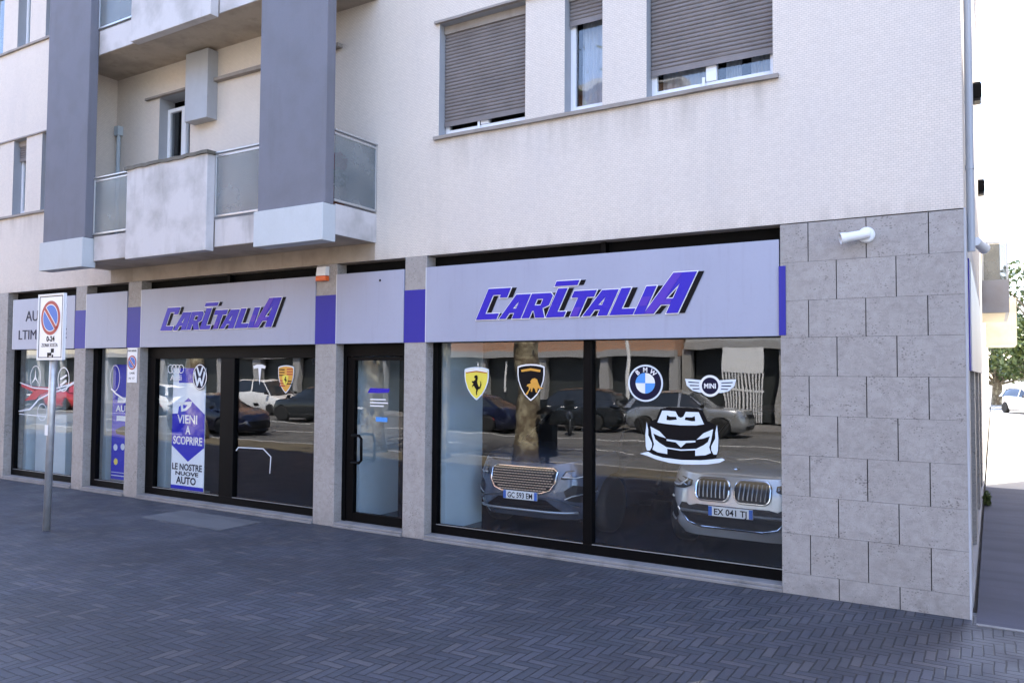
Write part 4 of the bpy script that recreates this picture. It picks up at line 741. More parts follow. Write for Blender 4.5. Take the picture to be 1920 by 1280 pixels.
def make_car(name, label, style, mat, group=None, rimm=None):
    s_ = STY[style]; t = thing(name, label, "car", (0, 0, 0), group); N = 64; levels = [0, .06, .14, .25, .4, .55, .7, .8, .88, .94, 1.0]; v = []; f = []
    for lv in levels: v += ring_pts(s_, lv, N)
    top = ring_pts(s_, 1.0, N)
    caps = [.97, .92, .8, .6, .35]
    for k in caps:
        for (x, y, z) in top:
            xx = x * k if abs(x) < 1e9 else x; zz = lerp(s_['sh'], xx); v.append((xx, y * k, zz + 0.045 * (1 - k ** 2) ** 0.7 + 0.012 * (k < .97)))
    nr = len(levels) + len(caps)
    for i in range(nr - 1):
        for k in range(N): k2 = (k + 1) % N; f.append((i * N + k, i * N + k2, (i + 1) * N + k2, (i + 1) * N + k))
    f.append(tuple(range(N))[::-1]); f.append(tuple((nr - 1) * N + k for k in range(N)))
    body = MB().add(v, f).build("body", mat, t, smooth=True)
    cut = MB()
    for wx in s_['wb']:
        for sd in (-1, 1): cut.lathe([(s_['wr'] + .055, -0.2), (s_['wr'] + .055, 0.2)], (wx, sd * (s_['W'] / 2 - .02), s_['wr']), 'y', 36)
    co = cut.build("cutter", m_plast); md = body.modifiers.new("b", 'BOOLEAN'); md.operation = 'DIFFERENCE'; md.object = co; md.solver = 'EXACT'
    dg = bpy.context.evaluated_depsgraph_get(); dg.update(); me = bpy.data.meshes.new_from_object(body.evaluated_get(dg)); body.modifiers.clear(); body.data = me; bpy.data.objects.remove(co)
    me.polygons.foreach_set("use_smooth", [True] * len(me.polygons))
    try: me.set_sharp_from_angle(angle=R(38))
    except Exception: pass
    # underside / wheel wells
    MB().box(-s_['L'] / 2 + .3, s_['L'] / 2 - .3, -s_['W'] / 2 + .24, s_['W'] / 2 - .24, s_['z0'] - .04, .62).build("underbody", m_plast, t)
    # greenhouse
    gp = s_['gh']; xs = [gp[0][0] + (gp[-1][0] - gp[0][0]) * i / 28 for i in range(29)]; v = []; f = []; rv = []; hb = s_['W'] / 2 * .87
    for x in xs:
        zb = lerp(s_['sh'], x) - .03; zt = max(lerp(gp, x), zb + .01); h = zt - zb; H = 0.55; ty = hb - (hb - s_['W'] / 2 * .66) * min(1, h / H)
        v += [(x, -hb, zb), (x, -ty, zt - .05 * min(1, h / .3)), (x, -ty * .82, zt - .008), (x, -ty * .4, zt + .015), (x, 0, zt + .02), (x, ty * .4, zt + .015), (x, ty * .82, zt - .008), (x, ty, zt - .05 * min(1, h / .3)), (x, hb, zb)]
        rv.append((zb, zt, ty))
    M_ = 9
    for i in range(28):
        for k in range(M_ - 1): f.append((i * M_ + k, i * M_ + k + 1, (i + 1) * M_ + k + 1, (i + 1) * M_ + k))
    f += [tuple(range(M_)), tuple(28 * M_ + k for k in range(M_))[::-1]]
    MB().add(v, f).build("windows", m_carglass, t, smooth=True)
    # painted roof and pillars
    rp = MB(); zmax = max(p[1] for p in gp); ids = [i for i, x in enumerate(xs) if rv[i][1] > zmax - 0.16]
    vv = []; ff = []
    for i in ids:
        b = i * M_; vv += [(p[0], p[1] * 1.012, p[2] + .012) for p in v[b + 1:b + 8]]
    for i in range(len(ids) - 1):
        for k in range(6): ff.append((i * 7 + k, i * 7 + k + 1, (i + 1) * 7 + k + 1, (i + 1) * 7 + k))
    rp.add(vv, ff).build("roof", mat, t, smooth=True)
    pm = MB()
    def pil(xa, xb, xc, xd, w):
        for sd in (-1, 1):
            def pt(x, top):
                zb = lerp(s_['sh'], x) - .02; zt = max(lerp(gp, x), zb + .01); h = zt - zb; ty = hb - (hb - s_['W'] / 2 * .66) * min(1, h / .55); return (x, sd * (ty + .012), zt - .045 * min(1, h / .3)) if top else (x, sd * (hb + .012), zb)
            a = pt(xa, False); b = pt(xb, False); c = pt(xd, True); d = pt(xc, True); pm.quad(a, b, c, d)
    mid = (s_['wb'][0] + s_['wb'][1]) / 2; pil(mid - .12, mid - .02, mid - .14, mid - .04, 0)
    i0, i1 = ids[0], ids[-1]; pil(gp[0][0] + .02, gp[0][0] + .30, xs[i0], xs[i0] + .16, 0); pil(gp[-1][0] - .14, gp[-1][0] - .02, xs[i1] - .03, xs[i1] + .05, 0)
    pm.build("window_pillar", mat, t)
    # wheels
    for wx in s_['wb']:
        for sd in (-1, 1):
            r = s_['wr']; y = sd * (s_['W'] / 2 - .10); w = MB().lathe([(r * .66, .10 * sd), (r * .93, .105 * sd), (r, .08 * sd), (r, -.08 * sd), (r * .9, -.1 * sd), (r * .6, -.1 * sd)], (wx, y, r), 'y', 32).build("wheel", m_tyre, t, smooth=True)
            rm_ = MB(); rm_.lathe([(r * .60, .03 * sd), (r * .66, .095 * sd), (r * .70, .10 * sd), (r * .69, .08 * sd)], (wx, y, r), 'y', 32); rm_.lathe([(0, .07 * sd), (r * .16, .07 * sd), (r * .17, .03 * sd)], (wx, y, r), 'y', 16)
            for q in range(5):
                a = 2 * math.pi * q / 5 + .3; c, sn = math.cos(a), math.sin(a); px, pz = -sn, c; e = [(r * .12, .045), (r * .66, .03)]
                P = [(wx + c * d + px * ww * s2, y + (.075 - .0 * d) * sd, r + sn * d + pz * ww * s2) for d, ww in e for s2 in (-1, 1)]; P2 = [(p[0], p[1] - .03 * sd, p[2]) for p in P]
                rm_.add(P + P2, [(0, 1, 3, 2), (4, 6, 7, 5), (0, 2, 6, 4), (1, 5, 7, 3)])
            rm_.build("rim", rimm or m_rim, w); MB().lathe([(0, .0), (r * .62, .0)], (wx, y + .012 * sd, r), 'y', 24).build("brake_disc", m_plast, w)
    return t, s_
def patch(st_, poly, out, sub=3):
    """a flat outline in (y,z) laid over the curved nose of the car"""
    bm = bmesh.new(); vs = [bm.verts.new((0, p[0], p[1])) for p in poly]; bm.faces.new(vs)
    bmesh.ops.triangulate(bm, faces=bm.faces); bmesh.ops.subdivide_edges(bm, edges=bm.edges, cuts=sub, use_grid_fill=True)
    v = []; bm.verts.index_update()
    for q in bm.verts: v.append((front_x(st_, q.co.y, q.co.z) + out, q.co.y, q.co.z))
    f = [tuple(x.index for x in fc.verts) for fc in bm.faces]; bm.free(); return MB().add(v, f)
def strip(st_, path, rad, out, closed=False, n=8):
    p = []
    P = path + ([path[0]] if closed else [])
    for a, b in zip(P, P[1:]):
        k = max(2, int(math.dist(a, b) / 0.04))
        for i in range(k): y = a[0] + (b[0] - a[0]) * i / k; z = a[1] + (b[1] - a[1]) * i / k; p.append((front_x(st_, y, z) + out, y, z))
    y, z = P[-1]; p.append((front_x(st_, y, z) + out, y, z)); return MB().tube(p, rad, n)
def rrect(cy, cz, w, h, r, n=5, taper=0.0):
    o = []
    for sx, sz, a0 in ((1, 1, 0), (-1, 1, 90), (-1, -1, 180), (1, -1, 270)):
        for k in range(n + 1): a = R(a0 + 90 * k / n); z = sz * (h / 2 - r) + r * math.sin(a); y = sx * (w / 2 - r) + r * math.cos(a); o.append((cy + y * (1 + taper * (z / h)), cz + z))
    return o
def simple_lights(t, st_, zf=None, grille=True):
    W = st_['W'] / 2; zh = (lerp(st_['sh'], st_['L'] / 2) - .05) if zf is None else zf
    for sd in (-1, 1):
        patch(st_, [(sd * W * .50, zh - .10), (sd * W * .52, zh + .0), (sd * W * .90, zh + .01), (sd * W * .93, zh - .07), (sd * W * .80, zh - .13)][::sd], .012).build("headlight", m_headl, t)
    if grille: patch(st_, rrect(0, zh - .08, W * .9, .13, .04), .012).build("grille", m_plast, t)
    patch(st_, rrect(0, st_['z0'] + .16, W * 1.3, .15, .05), .012).build("intake", m_plast, t)
    # rear: mirror of the nose
    for sd in (-1, 1):
        q = patch(st_, [(sd * W * .60, zh - .05), (sd * W * .60, zh + .05), (sd * W * .93, zh + .04), (sd * W * .92, zh - .08)][::sd], .012); q.v = [(-a, b, c) for a, b, c in q.v]; q.build("tail_light", m_tail, t)
    q = patch(st_, rrect(0, zh - .16, .52, .11, .01), .014); q.v = [(-a, b, c) for a, b, c in q.v]; q.build("number_plate", m_white, t)
    for sd in (-1, 1):
        mx = st_['gh'][-1][0] - .25; MB().add([(mx, sd * (W + .02), lerp(st_['sh'], mx) + .02), (mx + .12, sd * (W + .02), lerp(st_['sh'], mx) + .05), (mx + .10, sd * (W + .16), lerp(st_['sh'], mx) + .05), (mx, sd * (W + .16), lerp(st_['sh'], mx) + .02), (mx, sd * (W - .05), lerp(st_['sh'], mx) + .14), (mx + .07, sd * (W - .05), lerp(st_['sh'], mx) + .15), (mx + .06, sd * (W + .16), lerp(st_['sh'], mx) + .15), (mx, sd * (W + .16), lerp(st_['sh'], mx) + .14)], [(0, 1, 2, 3), (4, 5, 6, 7), (0, 1, 5, 4), (1, 2, 6, 5), (2, 3, 7, 6), (3, 0, 4, 7)]).build("mirror", m_plast, t, bevel=0.02)
def plate(t, st_, z, txt, out=.03, y=0.0):
    x = front_x(st_, 0, z) + out; p = MB().box(x, x + .012, y - .26, y + .26, z - .055, z + .055).build("number_plate", m_white, t, bevel=.004)
    b = MB(); b.box(x + .0125, x + .0135, y - .258, y - .215, z - .052, z + .052); b.box(x + .0125, x + .0135, y + .215, y + .258, z - .052, z + .052); b.build("blue_band", m_blue, p)
    v, f = text_mesh(txt, .10, bold=.002, t=.001, align='CENTER', width=.38); MB().add([(x + .0145, y + a[0], z - .036 + a[1]) for a in v], f).build("plate_number", m_ink, p)
# --- silver-grey SUV with twin grille
c1, s1 = make_car("parked_suv", "silver grey SUV with twin rounded grilles behind the right-hand shop window", 'suv', paint("silver_grey", (0.47, 0.50, 0.54), 0.35, 0.25))
for sd in (-1, 1):
    out = rrect(sd * .235, .80, .40, .25, .08, 5); out = [(y + (0.02 * sd if z < .78 else 0) * 0, z) for y, z in out]
    g = patch(s1, out, .015).build("grille", m_plast, c1); strip(s1, out, .014, .022, True).build("grille_rim", m_chrome, g)
    sl_m = MB()
    for k in range(7):
        y = sd * .235 + (k - 3) * .05; a = strip(s1, [(y, .71), (y + .01 * sd, .89)], .008, .030); sl_m.add(a.v, a.f)
    sl_m.build("grille_slat", plain("slat_chrome", (0.30, 0.30, 0.31), 0.3, 0.8), g)
    hl = [(sd * .50, .83), (sd * .60, .79), (sd * .86, .77), (sd * .90, .86), (sd * .86, .93), (sd * .60, .90), (sd * .50, .88)]
    strip(s1, hl, .007, .018, True).build("headlight_rim", m_plast, c1)
    h = patch(s1, hl[::sd], .014).build("headlight", plain("lamp_dark", (0.07, 0.065, 0.06), 0.08, 0.3, coat=1.0), c1)
    strip(s1, [(sd * .56, .89), (sd * .66, .815), (sd * .84, .80)], .010, .026).build("light_guide", m_vinyl, h); strip(s1, [(sd * .56, .82), (sd * .85, .90)], .008, .024).build("light_guide", m_chrome, h)
    si = [(sd * .66, .46), (sd * .72, .40), (sd * .88, .44), (sd * .88, .64), (sd * .78, .66), (sd * .69, .58)]
    q = patch(s1, si[::sd], .014).build("side_intake", m_plast, c1); strip(s1, si[1:5], .012, .024).build("intake_rim", m_alu, q)
lo = [(-.62, .62), (-.66, .55), (-.52, .40), (-.36, .36), (.36, .36), (.52, .40), (.66, .55), (.62, .62)]
q = patch(s1, lo, .012).build("lower_intake", m_plast, c1); strip(s1, [(-.66, .56), (-.52, .405), (-.36, .365), (.36, .365), (.52, .405), (.66, .56)], .011, .022).build("intake_rim", m_chrome, q)
strip(s1, [(-.62, .535), (.62, .535)], .018, .018).build("bumper_bar", plain("bumper_bar", (0.12, 0.13, 0.135), 0.4, 0.3), c1)
plate(c1, s1, .56, "EX 041 TJ"); MB().lathe([(.045, 0.0), (.04, 0.012), (0, .014)], (2.16, 0, 1.035), 'z', 20).build("bonnet_badge", m_chrome, c1)
c1.location = (-2.52, 0.80 + 2.35, 0.051); c1.rotation_euler = (0, 0, R(-92))
simple_lights(c1, s1, grille=False) if False else None
# --- dark grey SUV with mesh grille
c2, s2 = make_car("parked_suv", "dark blue-grey SUV with wide mesh grille behind the left pane of the big shop window", 'suv', paint("slate_blue", (0.085, 0.105, 0.15), 0.3, 0.25))
out = [(-.44, .90), (-.50, .86), (-.49, .72), (-.42, .62), (-.30, .58), (.30, .58), (.42, .62), (.49, .72), (.50, .86), (.44, .90)]
s2 = dict(s2); g = patch(s2, out, .015, 4).build("grille", m_plast, c2); strip(s2, out, .011, .022, True).build("grille_rim", m_chrome, g)
gm = MB(); 
for i in range(22):
    for j in range(9):
        y = -.46 + i * .044 + (j % 2) * .022; z = .61 + j * .033
        if abs(y) > .46 - max(0, (.70 - z)) * 1.2: continue
        x = front_x(s2, y, z) + .022; gm.box(x, x + .014, y - .016, y + .016, z - .006, z + .006)
gm.build("grille_mesh", plain("mesh_chrome", (0.62, 0.48, 0.36), 0.3, 0.35), g)
for sd in (-1, 1):
    hl = [(sd * .56, .78), (sd * .88, .80), (sd * .90, .89), (sd * .60, .87)]; strip(s2, hl, .007, .018, True).build("headlight_rim", m_plast, c2); h = patch(s2, hl[::sd], .014).build("headlight", plain("lamp_warm", (0.30, 0.22, 0.17), 0.08, 0.4, coat=1.0), c2); strip(s2, [(sd * .57, .80), (sd * .72, .79), (sd * .88, .82)], .007, .024).build("light_guide", m_white, h)
    si = [(sd * .60, .62), (sd * .66, .50), (sd * .86, .46), (sd * .88, .66), (sd * .70, .70)]; q = patch(s2, si[::sd], .012).build("side_intake", m_plast, c2); strip(s2, [(sd * .88, .60), (sd * .70, .56), (sd * .62, .52)], .008, .022).build("intake_rim", m_alu, q)
lo = [(-.34, .50), (-.50, .38), (.50, .38), (.34, .50)]; lo = [(-.36, .50), (-.58, .36), (.58, .36), (.36, .50)]; patch(s2, lo, .012).build("lower_intake", m_ink, c2)
strip(s2, [(-.74, .34), (.74, .34)], .014, .02).build("bumper_strip", m_alu, c2); strip(s2, [(-.76, .42), (-.60, .50), (-.38, .53), (.38, .53), (.60, .50), (.76, .42)], .010, .016).build("bumper_crease", paint("slate_light", (0.09, 0.11, 0.14), 0.5, 0.3), c2)
plate(c2, s2, .535, "GC 593 EM", .035)
c2.location = (-5.36, 0.72 + 2.35, 0.051); c2.rotation_euler = (0, 0, R(-90))
# --- black car between them, further inside
c3, s3 = make_car("parked_hatchback", "black car parked deep in the showroom between the two SUVs", 'hatch', paint("black_paint", (0.006, 0.007, 0.009), 0.2, 0.2)); simple_lights(c3, s3)
c3.location = (-4.35, 5.3, 0.051); c3.rotation_euler = (0, 0, R(-80))
def copy_tree(o, parent=None):
    c = o.copy(); COL.objects.link(c); c.parent = parent
    for ch in o.children: copy_tree(ch, c)
    return c
def scaled_loc(o, loc, rz): o.location = loc; o.rotation_euler = (0, 0, R(rz)); return o
# --- street cars (seen in the glass)
GRP = "cars parked along the street opposite"
navy, sn = make_car("parked_car", "dark navy saloon parked across the road, mirrored beside the yellow shield decal", 'sedan', paint("navy_paint", (0.010, 0.014, 0.045), 0.3, 0.2), GRP); simple_lights(navy, sn); scaled_loc(navy, (-18.2, -17.9, -0.124), 180)
gsuv, sg = make_car("parked_car", "dark grey SUV parked across the road, mirrored in the wide window", 'suv', paint("graphite_paint", (0.035, 0.04, 0.045), 0.5, 0.25), GRP); simple_lights(gsuv, sg); scaled_loc(gsuv, (-26.6, -17.9, -0.124), 180)
van, sv = make_car("parked_van", "white van parked across the road, mirrored beside the T-shaped decal", 'van', paint("white_paint", (0.70, 0.70, 0.70), 0, 0.3), GRP); simple_lights(van, sv); scaled_loc(van, (-33.2, -20.4, -0.124), 0); van["category"] = "van"
wht, sw = make_car("parked_car", "white hatchback mirrored at the left of the tall banner", 'hatch', MATS["white_paint"], GRP); simple_lights(wht, sw); scaled_loc(wht, (-38.5, -17.8, -0.124), 180)
drk = copy_tree(navy); drk["label"] = "dark car at the near kerb mirrored right of the tall banner"; scaled_loc(drk, (-25.0, -11.0, -0.124), 0)
sil, ss = make_car("parked_car", "silver SUV parked across the road, mirrored above the sports car decal", 'suv', paint("silver_paint", (0.42, 0.43, 0.44), 0.6, 0.25), GRP); simple_lights(sil, ss); scaled_loc(sil, (-9.9, -20.3, -0.124), 0)
blk = copy_tree(gsuv); blk["label"] = "dark grey SUV across the road mirrored left of the quartered round badge"; scaled_loc(blk, (-14.9, -20.7, -0.124), 180)
red, sr = make_car("parked_car", "red hatchback across the road mirrored in the leftmost window", 'hatch', paint("red_paint", (0.40, 0.02, 0.03), 0.1, 0.3), GRP); simple_lights(red, sr); scaled_loc(red, (-47, -17.8, -0.124), 180)
g2 = copy_tree(gsuv); g2["label"] = "dark grey SUV mirrored at the far left end of the row"; scaled_loc(g2, (-54, -17.9, -0.124), 180)
# cars far down the side street
SG = "cars parked at the end of the side street"
a1 = copy_tree(wht); a1["label"] = "white hatchback furthest left at the end of the side street"; a1["group"] = SG; scaled_loc(a1, (1.9, 47, 0.0), -60)
a2 = copy_tree(sil); a2["label"] = "silver SUV at the right at the end of the side street"; a2["group"] = SG; scaled_loc(a2, (3.6, 51, 0.0), -70)

# scooter / motorbike across the road
def scooter(loc, rz, label):
    t = thing("parked_scooter", label, "scooter", (0, 0, 0), "scooters parked across the road")
    for x in (-.6, .6): w = MB().lathe([(.16, -.05), (.25, -.05), (.27, 0), (.25, .05), (.16, .05)], (x, 0, .27), 'y', 24).build("wheel", m_tyre, t, smooth=True); MB().lathe([(0, -.03), (.16, -.03), (.16, .03), (0, .03)], (x, 0, .27), 'y', 12).build("rim", m_rim, w)
    v = []; P = [(-.75, .55, .10), (-.45, .42, .17), (-.1, .30, .16), (.25, .26, .15), (.42, .5, .16), (.5, .9, .14)]
    MB().tube([(a, 0, b) for a, b, c in P], [c for a, b, c in P], 12).build("body", m_carglass, t, smooth=True); MB().tube([(-.70, 0, .76), (-.35, 0, .80), (0.05, 0, .74)], [.10, .14, .09], 12).build("seat", m_plast, t, smooth=True)
    MB().tube([(.6, 0, .3), (.50, 0, .95), (.45, 0, 1.05)], .03, 8).build("fork", m_alu, t); MB().tube([(.42, -.33, 1.06), (.45, 0, 1.04), (.42, .33, 1.06)], .018, 8).build("handlebar", m_alu, t); MB().box(.52, .58, -.2, .2, .95, 1.3).build("windscreen", m_carglass, t, bevel=.01)
    t.location = loc; t.rotation_euler = (0, 0, R(rz)); return t
scooter((-14.9, -18.2, -0.124), 70, "black scooter just right of the mirrored navy saloon"); scooter((-13.9, -18.3, -0.124), 62, "black scooter beside the mirrored plane tree trunk")
# parking meter near the kerb (dark shape mirrored in the big window)
t = thing("parking_meter", "dark parking meter by the kerb mirrored beside the plane tree trunk", "parking meter", (-8.95, -7.6, 0))
MB().tube([(-8.95, -7.6, 0), (-8.95, -7.6, 0.75)], 0.05, 12).build("post", m_black, t); MB().box(-9.13, -8.77, -7.72, -7.48, 0.25, 1.0).build("cabinet", m_black, t, bevel=0.02)
MB().tube([(-8.95, -7.6, 1.0), (-8.95, -7.6, 1.25)], 0.06, 12).build("neck", m_black, t); MB().lathe([(0.24, 0), (0.20, 0.07), (0.10, 0.13), (0, 0.15)], (-9.0, -7.6, 1.24), 'z', 20).build("hood", m_black, t)

# ================================================================== TREES
def plane_tree(x, y, h, r, seed, label, crown=True, z=-0.1):
    rr = random.Random(seed); t = thing("plane_tree", label, "tree", (x, y, z), "plane trees along the kerb"); mb = MB(); lean = rr.uniform(-.25, .25)
    pts = [(x + lean * (k / 8) ** 1.5 + rr.uniform(-.03, .03), y + rr.uniform(-.03, .03), z + h * .5 * k / 8) for k in range(9)]; rad = [r * (1.45 if k == 0 else 1.08 if k == 1 else 1.0 - .045 * k) for k in range(9)]
    mb.tube(pts, rad, 18); tips = []
    top = Vector(pts[-1])
    for b in range(7):
        a = b * 2 * math.pi / 7 + rr.uniform(-.4, .4); L = h * rr.uniform(.28, .42); d = Vector((math.cos(a) * .75, math.sin(a) * .75, rr.uniform(.6, 1.1))).normalized(); s0 = top - Vector((0, 0, rr.uniform(0, h * .08))); p1 = s0 + d * L * .5 + Vector((0, 0, .2)); p2 = s0 + d * L
        mb.tube([s0, p1, p2], [r * .42, r * .25, r * .10], 8); tips += [p1, p2]
        for q in range(3):
            e = p1 + Vector((rr.uniform(-1, 1), rr.uniform(-1, 1), rr.uniform(.2, 1))).normalized() * L * .5; mb.tube([p1, e], [r * .14, r * .04], 6); tips.append(e)
    mb.build("trunk", m_bark, t, smooth=True); lf = MB()
    for i, p in enumerate(tips):
        c = leaf_cloud(p, h * .13, h * .13, h * .10, 26, .12, seed * 100 + i); lf.add(c.v, c.f)
    lf.build("crown", m_leaf, t)
plane_tree(-9.55, -7.75, 11, .33, 1, "thick plane tree trunk mirrored beside the black shield decal")
plane_tree(-12.15, -7.7, 10, .20, 2, "slimmer plane tree mirrored over the white partition of the big window")
plane_tree(-14.5, -7.8, 11, .32, 3, "plane tree trunk mirrored in the glass door")
plane_tree(-22.0, -7.8, 10, .30, 4, "plane tree mirrored in the wide left window")
plane_tree(-33.0, -7.8, 10, .30, 5, "plane tree mirrored far along the kerb on the left")
def bush_tree(x, y, h, w, seed, label, n=26, per=150, s=.20):
    rr = random.Random(seed); t = thing("broadleaf_tree", label, "tree", (x, y, 0), "trees at the end of the side street"); mb = MB(); mb.tube([(x, y, 0), (x + .1, y, h * .4), (x, y, h * .75)], [w * .07, w * .05, w * .02], 10); lf = MB()
    for i in range(n):
        a = rr.uniform(0, 6.28); q = rr.uniform(.1, 1) ** .6; p = Vector((x + math.cos(a) * w * .5 * q, y + math.sin(a) * w * .5 * q, h * rr.uniform(.22, 1.0))); mb.tube([(x, y, max(h * .2, p.z - h * .3)), p], [w * .02, .01], 6)
        c = leaf_cloud(p, w * .17, w * .17, h * .085, per, s, seed * 77 + i); lf.add(c.v, c.f)
    mb.build("trunk", m_bark, t); lf.build("crown", m_leaf, t)
bush_tree(2.6, 56, 9.5, 6.5, 11, "leafy green tree beyond the parked cars at the end of the side street", 40, 170, .22); bush_tree(7.5, 60, 11, 7, 12, "taller tree behind, to the right at the end of the side street", 40, 150, .22); bush_tree(0.2, 62, 7.5, 5.5, 13, "lower tree hard by the wall at the end of the side street", 36, 150, .22)
# domes added so that oval shadows cross the sunny pavement
m_domec = plaster("dome_concrete", (0.36, 0.35, 0.33))
for i, (x, y) in enumerate(((1.15, 14.2), (1.32, 17.8), (1.60, 22), (1.95, 27), (2.35, 33))):
    t = thing("bollard", ["low domed concrete bollard nearest the shade line", "second low domed bollard along the side street", "third low domed bollard along the side street", "fourth low domed bollard along the side street", "low domed bollard farthest along the side street"][i], "bollard", (x, y, 0), "domed bollards along the side street")
    MB().lathe([(.34, 0.006), (.34, .10), (.30, .12), (.28, .24), (.22, .36), (.12, .44), (0, .46)], (x, y, 0), 'z', 24).build("dome", m_domec, t, smooth=True); MB().lathe([(.05, .455), (.045, .49), (0, .50)], (x, y, 0), 'z', 12).build("lifting_ring", m_galv, t)

# ================================================================== OTHER BUILDINGS
m_brickA = brick_wall_mat("orange_brick", (0.40, 0.19, 0.10), (0.48, 0.25, 0.14)); m_conc = plaster("concrete_band", (0.34, 0.335, 0.33)); m_shop = plain("dark_shopfront", (0.035, 0.04, 0.04), 0.4); m_cream = plaster("cream_render", (0.62, 0.56, 0.44)); m_grey = plaster("grey_render", (0.40, 0.41, 0.42))
def block(label, x0, x1, y0, y1, h, mwall, face, shop=True, zf=3.0, seed=1, pitch=3.2, roofm=None, name="apartment_block"):
    """building whose street front is at y1 (faces +Y) when face == 'y', or x0 (faces -X) / x1"""
    rr = random.Random(seed); t = thing(name, label, "building", ((x0 + x1) / 2, (y0 + y1) / 2, 0)); MB().box(x0, x1, y0, y1, zf, h).build("wall", mwall, t); MB().box(x0 - .4, x1 + .4, y0 - .4, y1 + .4, h + .001, h + .35).build("roof", m_conc, t)
    MB().box(x0 + .3, x1 - .3, y0 + .3, y1 - .5, 0, zf - .002).build("shopfront", m_shop, t)
    b = MB()
    if face == 'y':
        b.box(x0 - .05, x1 + .05, y1 - .4, y1 + .12, zf - .05, zf + .25)
        n = int((x1 - x0) / pitch)
        pm = MB()
        for i in range(n + 1): x = x0 + (x1 - x0) * i / n; pm.box(x - .22, x + .22, y1 - .45, y1 - .02, 0, zf - .051)
        pm.build("pillar", m_conc, t)
        for lv in range(int((h - zf) / 3.1)):
            z = zf + .9 + lv * 3.1; b.box(x0 - .02, x1 + .02, y1, y1 + .06, z + 2.0, z + 2.2)
            for i in range(n):
                x = x0 + (x1 - x0) * (i + .5) / n; k = rr.random(); f = MB().box(x - .6, x + .6, y1 + .001, y1 + .05, z, z + 1.5).build("window", m_white, t); MB().box(x - .53, x + .53, y1 + .051, y1 + .06, z + .07, z + 1.43).build("pane", m_carglass, f)
                if k < .7: MB().box(x - .55, x + .55, y1 + .061, y1 + .08, z + 1.43 - 1.3 * rr.random(), z + 1.45).build("shutter", m_shut, f)
    b.build("string_course", m_conc, t); return t
block("orange brick apartment block with dark shopfronts across the road", -44, -12.6, -42, -26.2, 16, m_brickA, 'y', seed=1, zf=3.05)
block("grey concrete block across the road right of the brick one", -12.4, 14, -42, -27.5, 14, m_grey, 'y', seed=2, zf=3.4, pitch=4)
block("cream block across the road at the far left", -86, -44.3, -42, -26.4, 15, m_cream, 'y', seed=3, zf=3.2)
# pale vertical panels and a white gate under the blocks
t = thing("white_gate", "white panelled gate with bars across the road", "gate", (-9.6, -26.6, 0)); g = MB(); g.box(-10.4, -8.7, -26.65, -26.6, 2.35, 3.35); g.build("panel", m_white, t); g = MB()
for k in range(13): g.box(-10.4 + k * .14, -10.34 + k * .14, -26.66, -26.60, 0.05, 2.34)
g.box(-10.45, -8.6, -26.67, -26.59, 1.5, 1.58); g.build("bars", m_white, t)
for i, x in enumerate((-23.4, -21.6, -19.6)):
    t = thing("lamp_tube", ["left pale upright tube lamp on the brick block", "middle pale upright tube lamp on the brick block", "right pale upright tube lamp on the brick block"][i], "wall lamp", (x, -26.1, 1.0), "upright tube lamps on the shopfront"); MB().tube([(x, -26.1, 1.2), (x, -26.1, 2.7)], .05, 8).build("tube", m_white, t); MB().box(x - .04, x + .04, -26.19, -26.05, 2.72, 2.8).build("bracket", m_alu, t)
t = thing("lamp_post", "pale lamp post across the road mirrored right of the plane tree trunk", "lamp post", (-13.3, -22.6, 0)); MB().tube([(-13.3, -22.6, 0), (-13.3, -22.6, 7.5)], [.10, .06], 12).build("post", m_white, t); MB().box(-13.4, -13.2, -22.5, -21.6, 7.45, 7.58).build("lamp_head", m_alu, t)
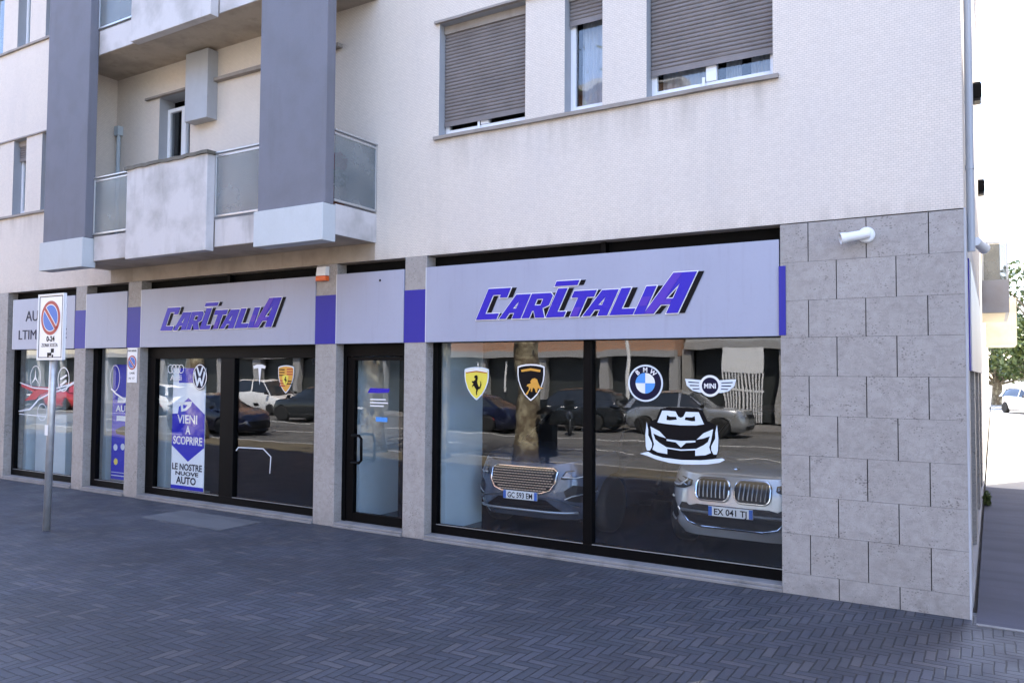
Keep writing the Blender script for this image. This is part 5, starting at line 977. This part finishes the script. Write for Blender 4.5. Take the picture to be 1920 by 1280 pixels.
# building across the side street (shades it)
t = thing("street_block", "tall cream apartment block on the other side of the side street", "building", (9, 10, 0)); MB().box(5.6, 19, -3.0, 20.0, 0, 22.5).build("wall", m_cream, t); MB().box(5.3, 19.3, -3.3, 20.3, 22.501, 22.8).build("roof", m_conc, t)
for lv in range(6):
    for i in range(7):
        y = -1.2 + i * 3.2; z = 1.2 + lv * 3.3; f = MB().box(5.55, 5.599, y - .6, y + .6, z, z + 1.5).build("window", m_white, t); MB().box(5.54, 5.549, y - .53, y + .53, z + .07, z + 1.43).build("pane", m_carglass, f)
# neighbouring house down the side street, same side as the shop
t = thing("neighbour_house", "sunlit cream house next along the side street with projecting balconies", "building", (-6, 30, 0)); MB().box(-12, -0.24, 14.02, 46, 0, 10.5).build("wall", m_cream, t)
def side_balcony(y0, y1, x1, z0, z1, mat, soff, glass=True):
    b = MB().box(-0.238, x1, y0, y1, z0, z1).build("balcony", mat, t); MB().box(-0.236, x1 - .08, y0 + .05, y1 - .05, z0 - .012, z0 - .001).build("soffit", soff, b)
    if glass:
        r = MB(); r.box(-0.2, x1 - .01, y0 + .01, y0 + .04, z1 + .90, z1 + .94); r.box(x1 - .05, x1 - .01, y0 + .01, y0 + .04, z1 + .001, z1 + .9); r.box(-0.2, -0.17, y0 + .01, y0 + .04, z1 + .001, z1 + .9); r.build("railing", m_alu, b); MB().box(-0.168, x1 - .051, y0 + .02, y0 + .03, z1 + .002, z1 + .88).build("glass_panel", m_frost, b)
side_balcony(14.3, 18.5, 0.36, 3.75, 4.55, plaster('slab_grey', (0.36, 0.37, 0.42)), m_cream); side_balcony(30, 34, 0.85, 3.5, 5.4, m_cream, m_cream, False)
MB().box(-0.238, 0.20, 17.0, 18.4, 4.56, 5.9).build("ac_box", m_cream, t)
for (y, z) in ((6.0, 6.55), (10.0, 5.85)):
    q = thing("wall_vent", "small dark metal box on the side wall, " + ("the higher one" if y < 8 else "the lower one"), "vent box", (-0.15, y, z), "dark boxes on the side wall"); MB().box(-0.209, -0.10, y, y + .25, z, z + .30).build("casing", m_plast, q, bevel=.01); MB().box(-0.2095, -0.09, y - .02, y - .001, z + .04, z + .26).build("grille", m_black, q)
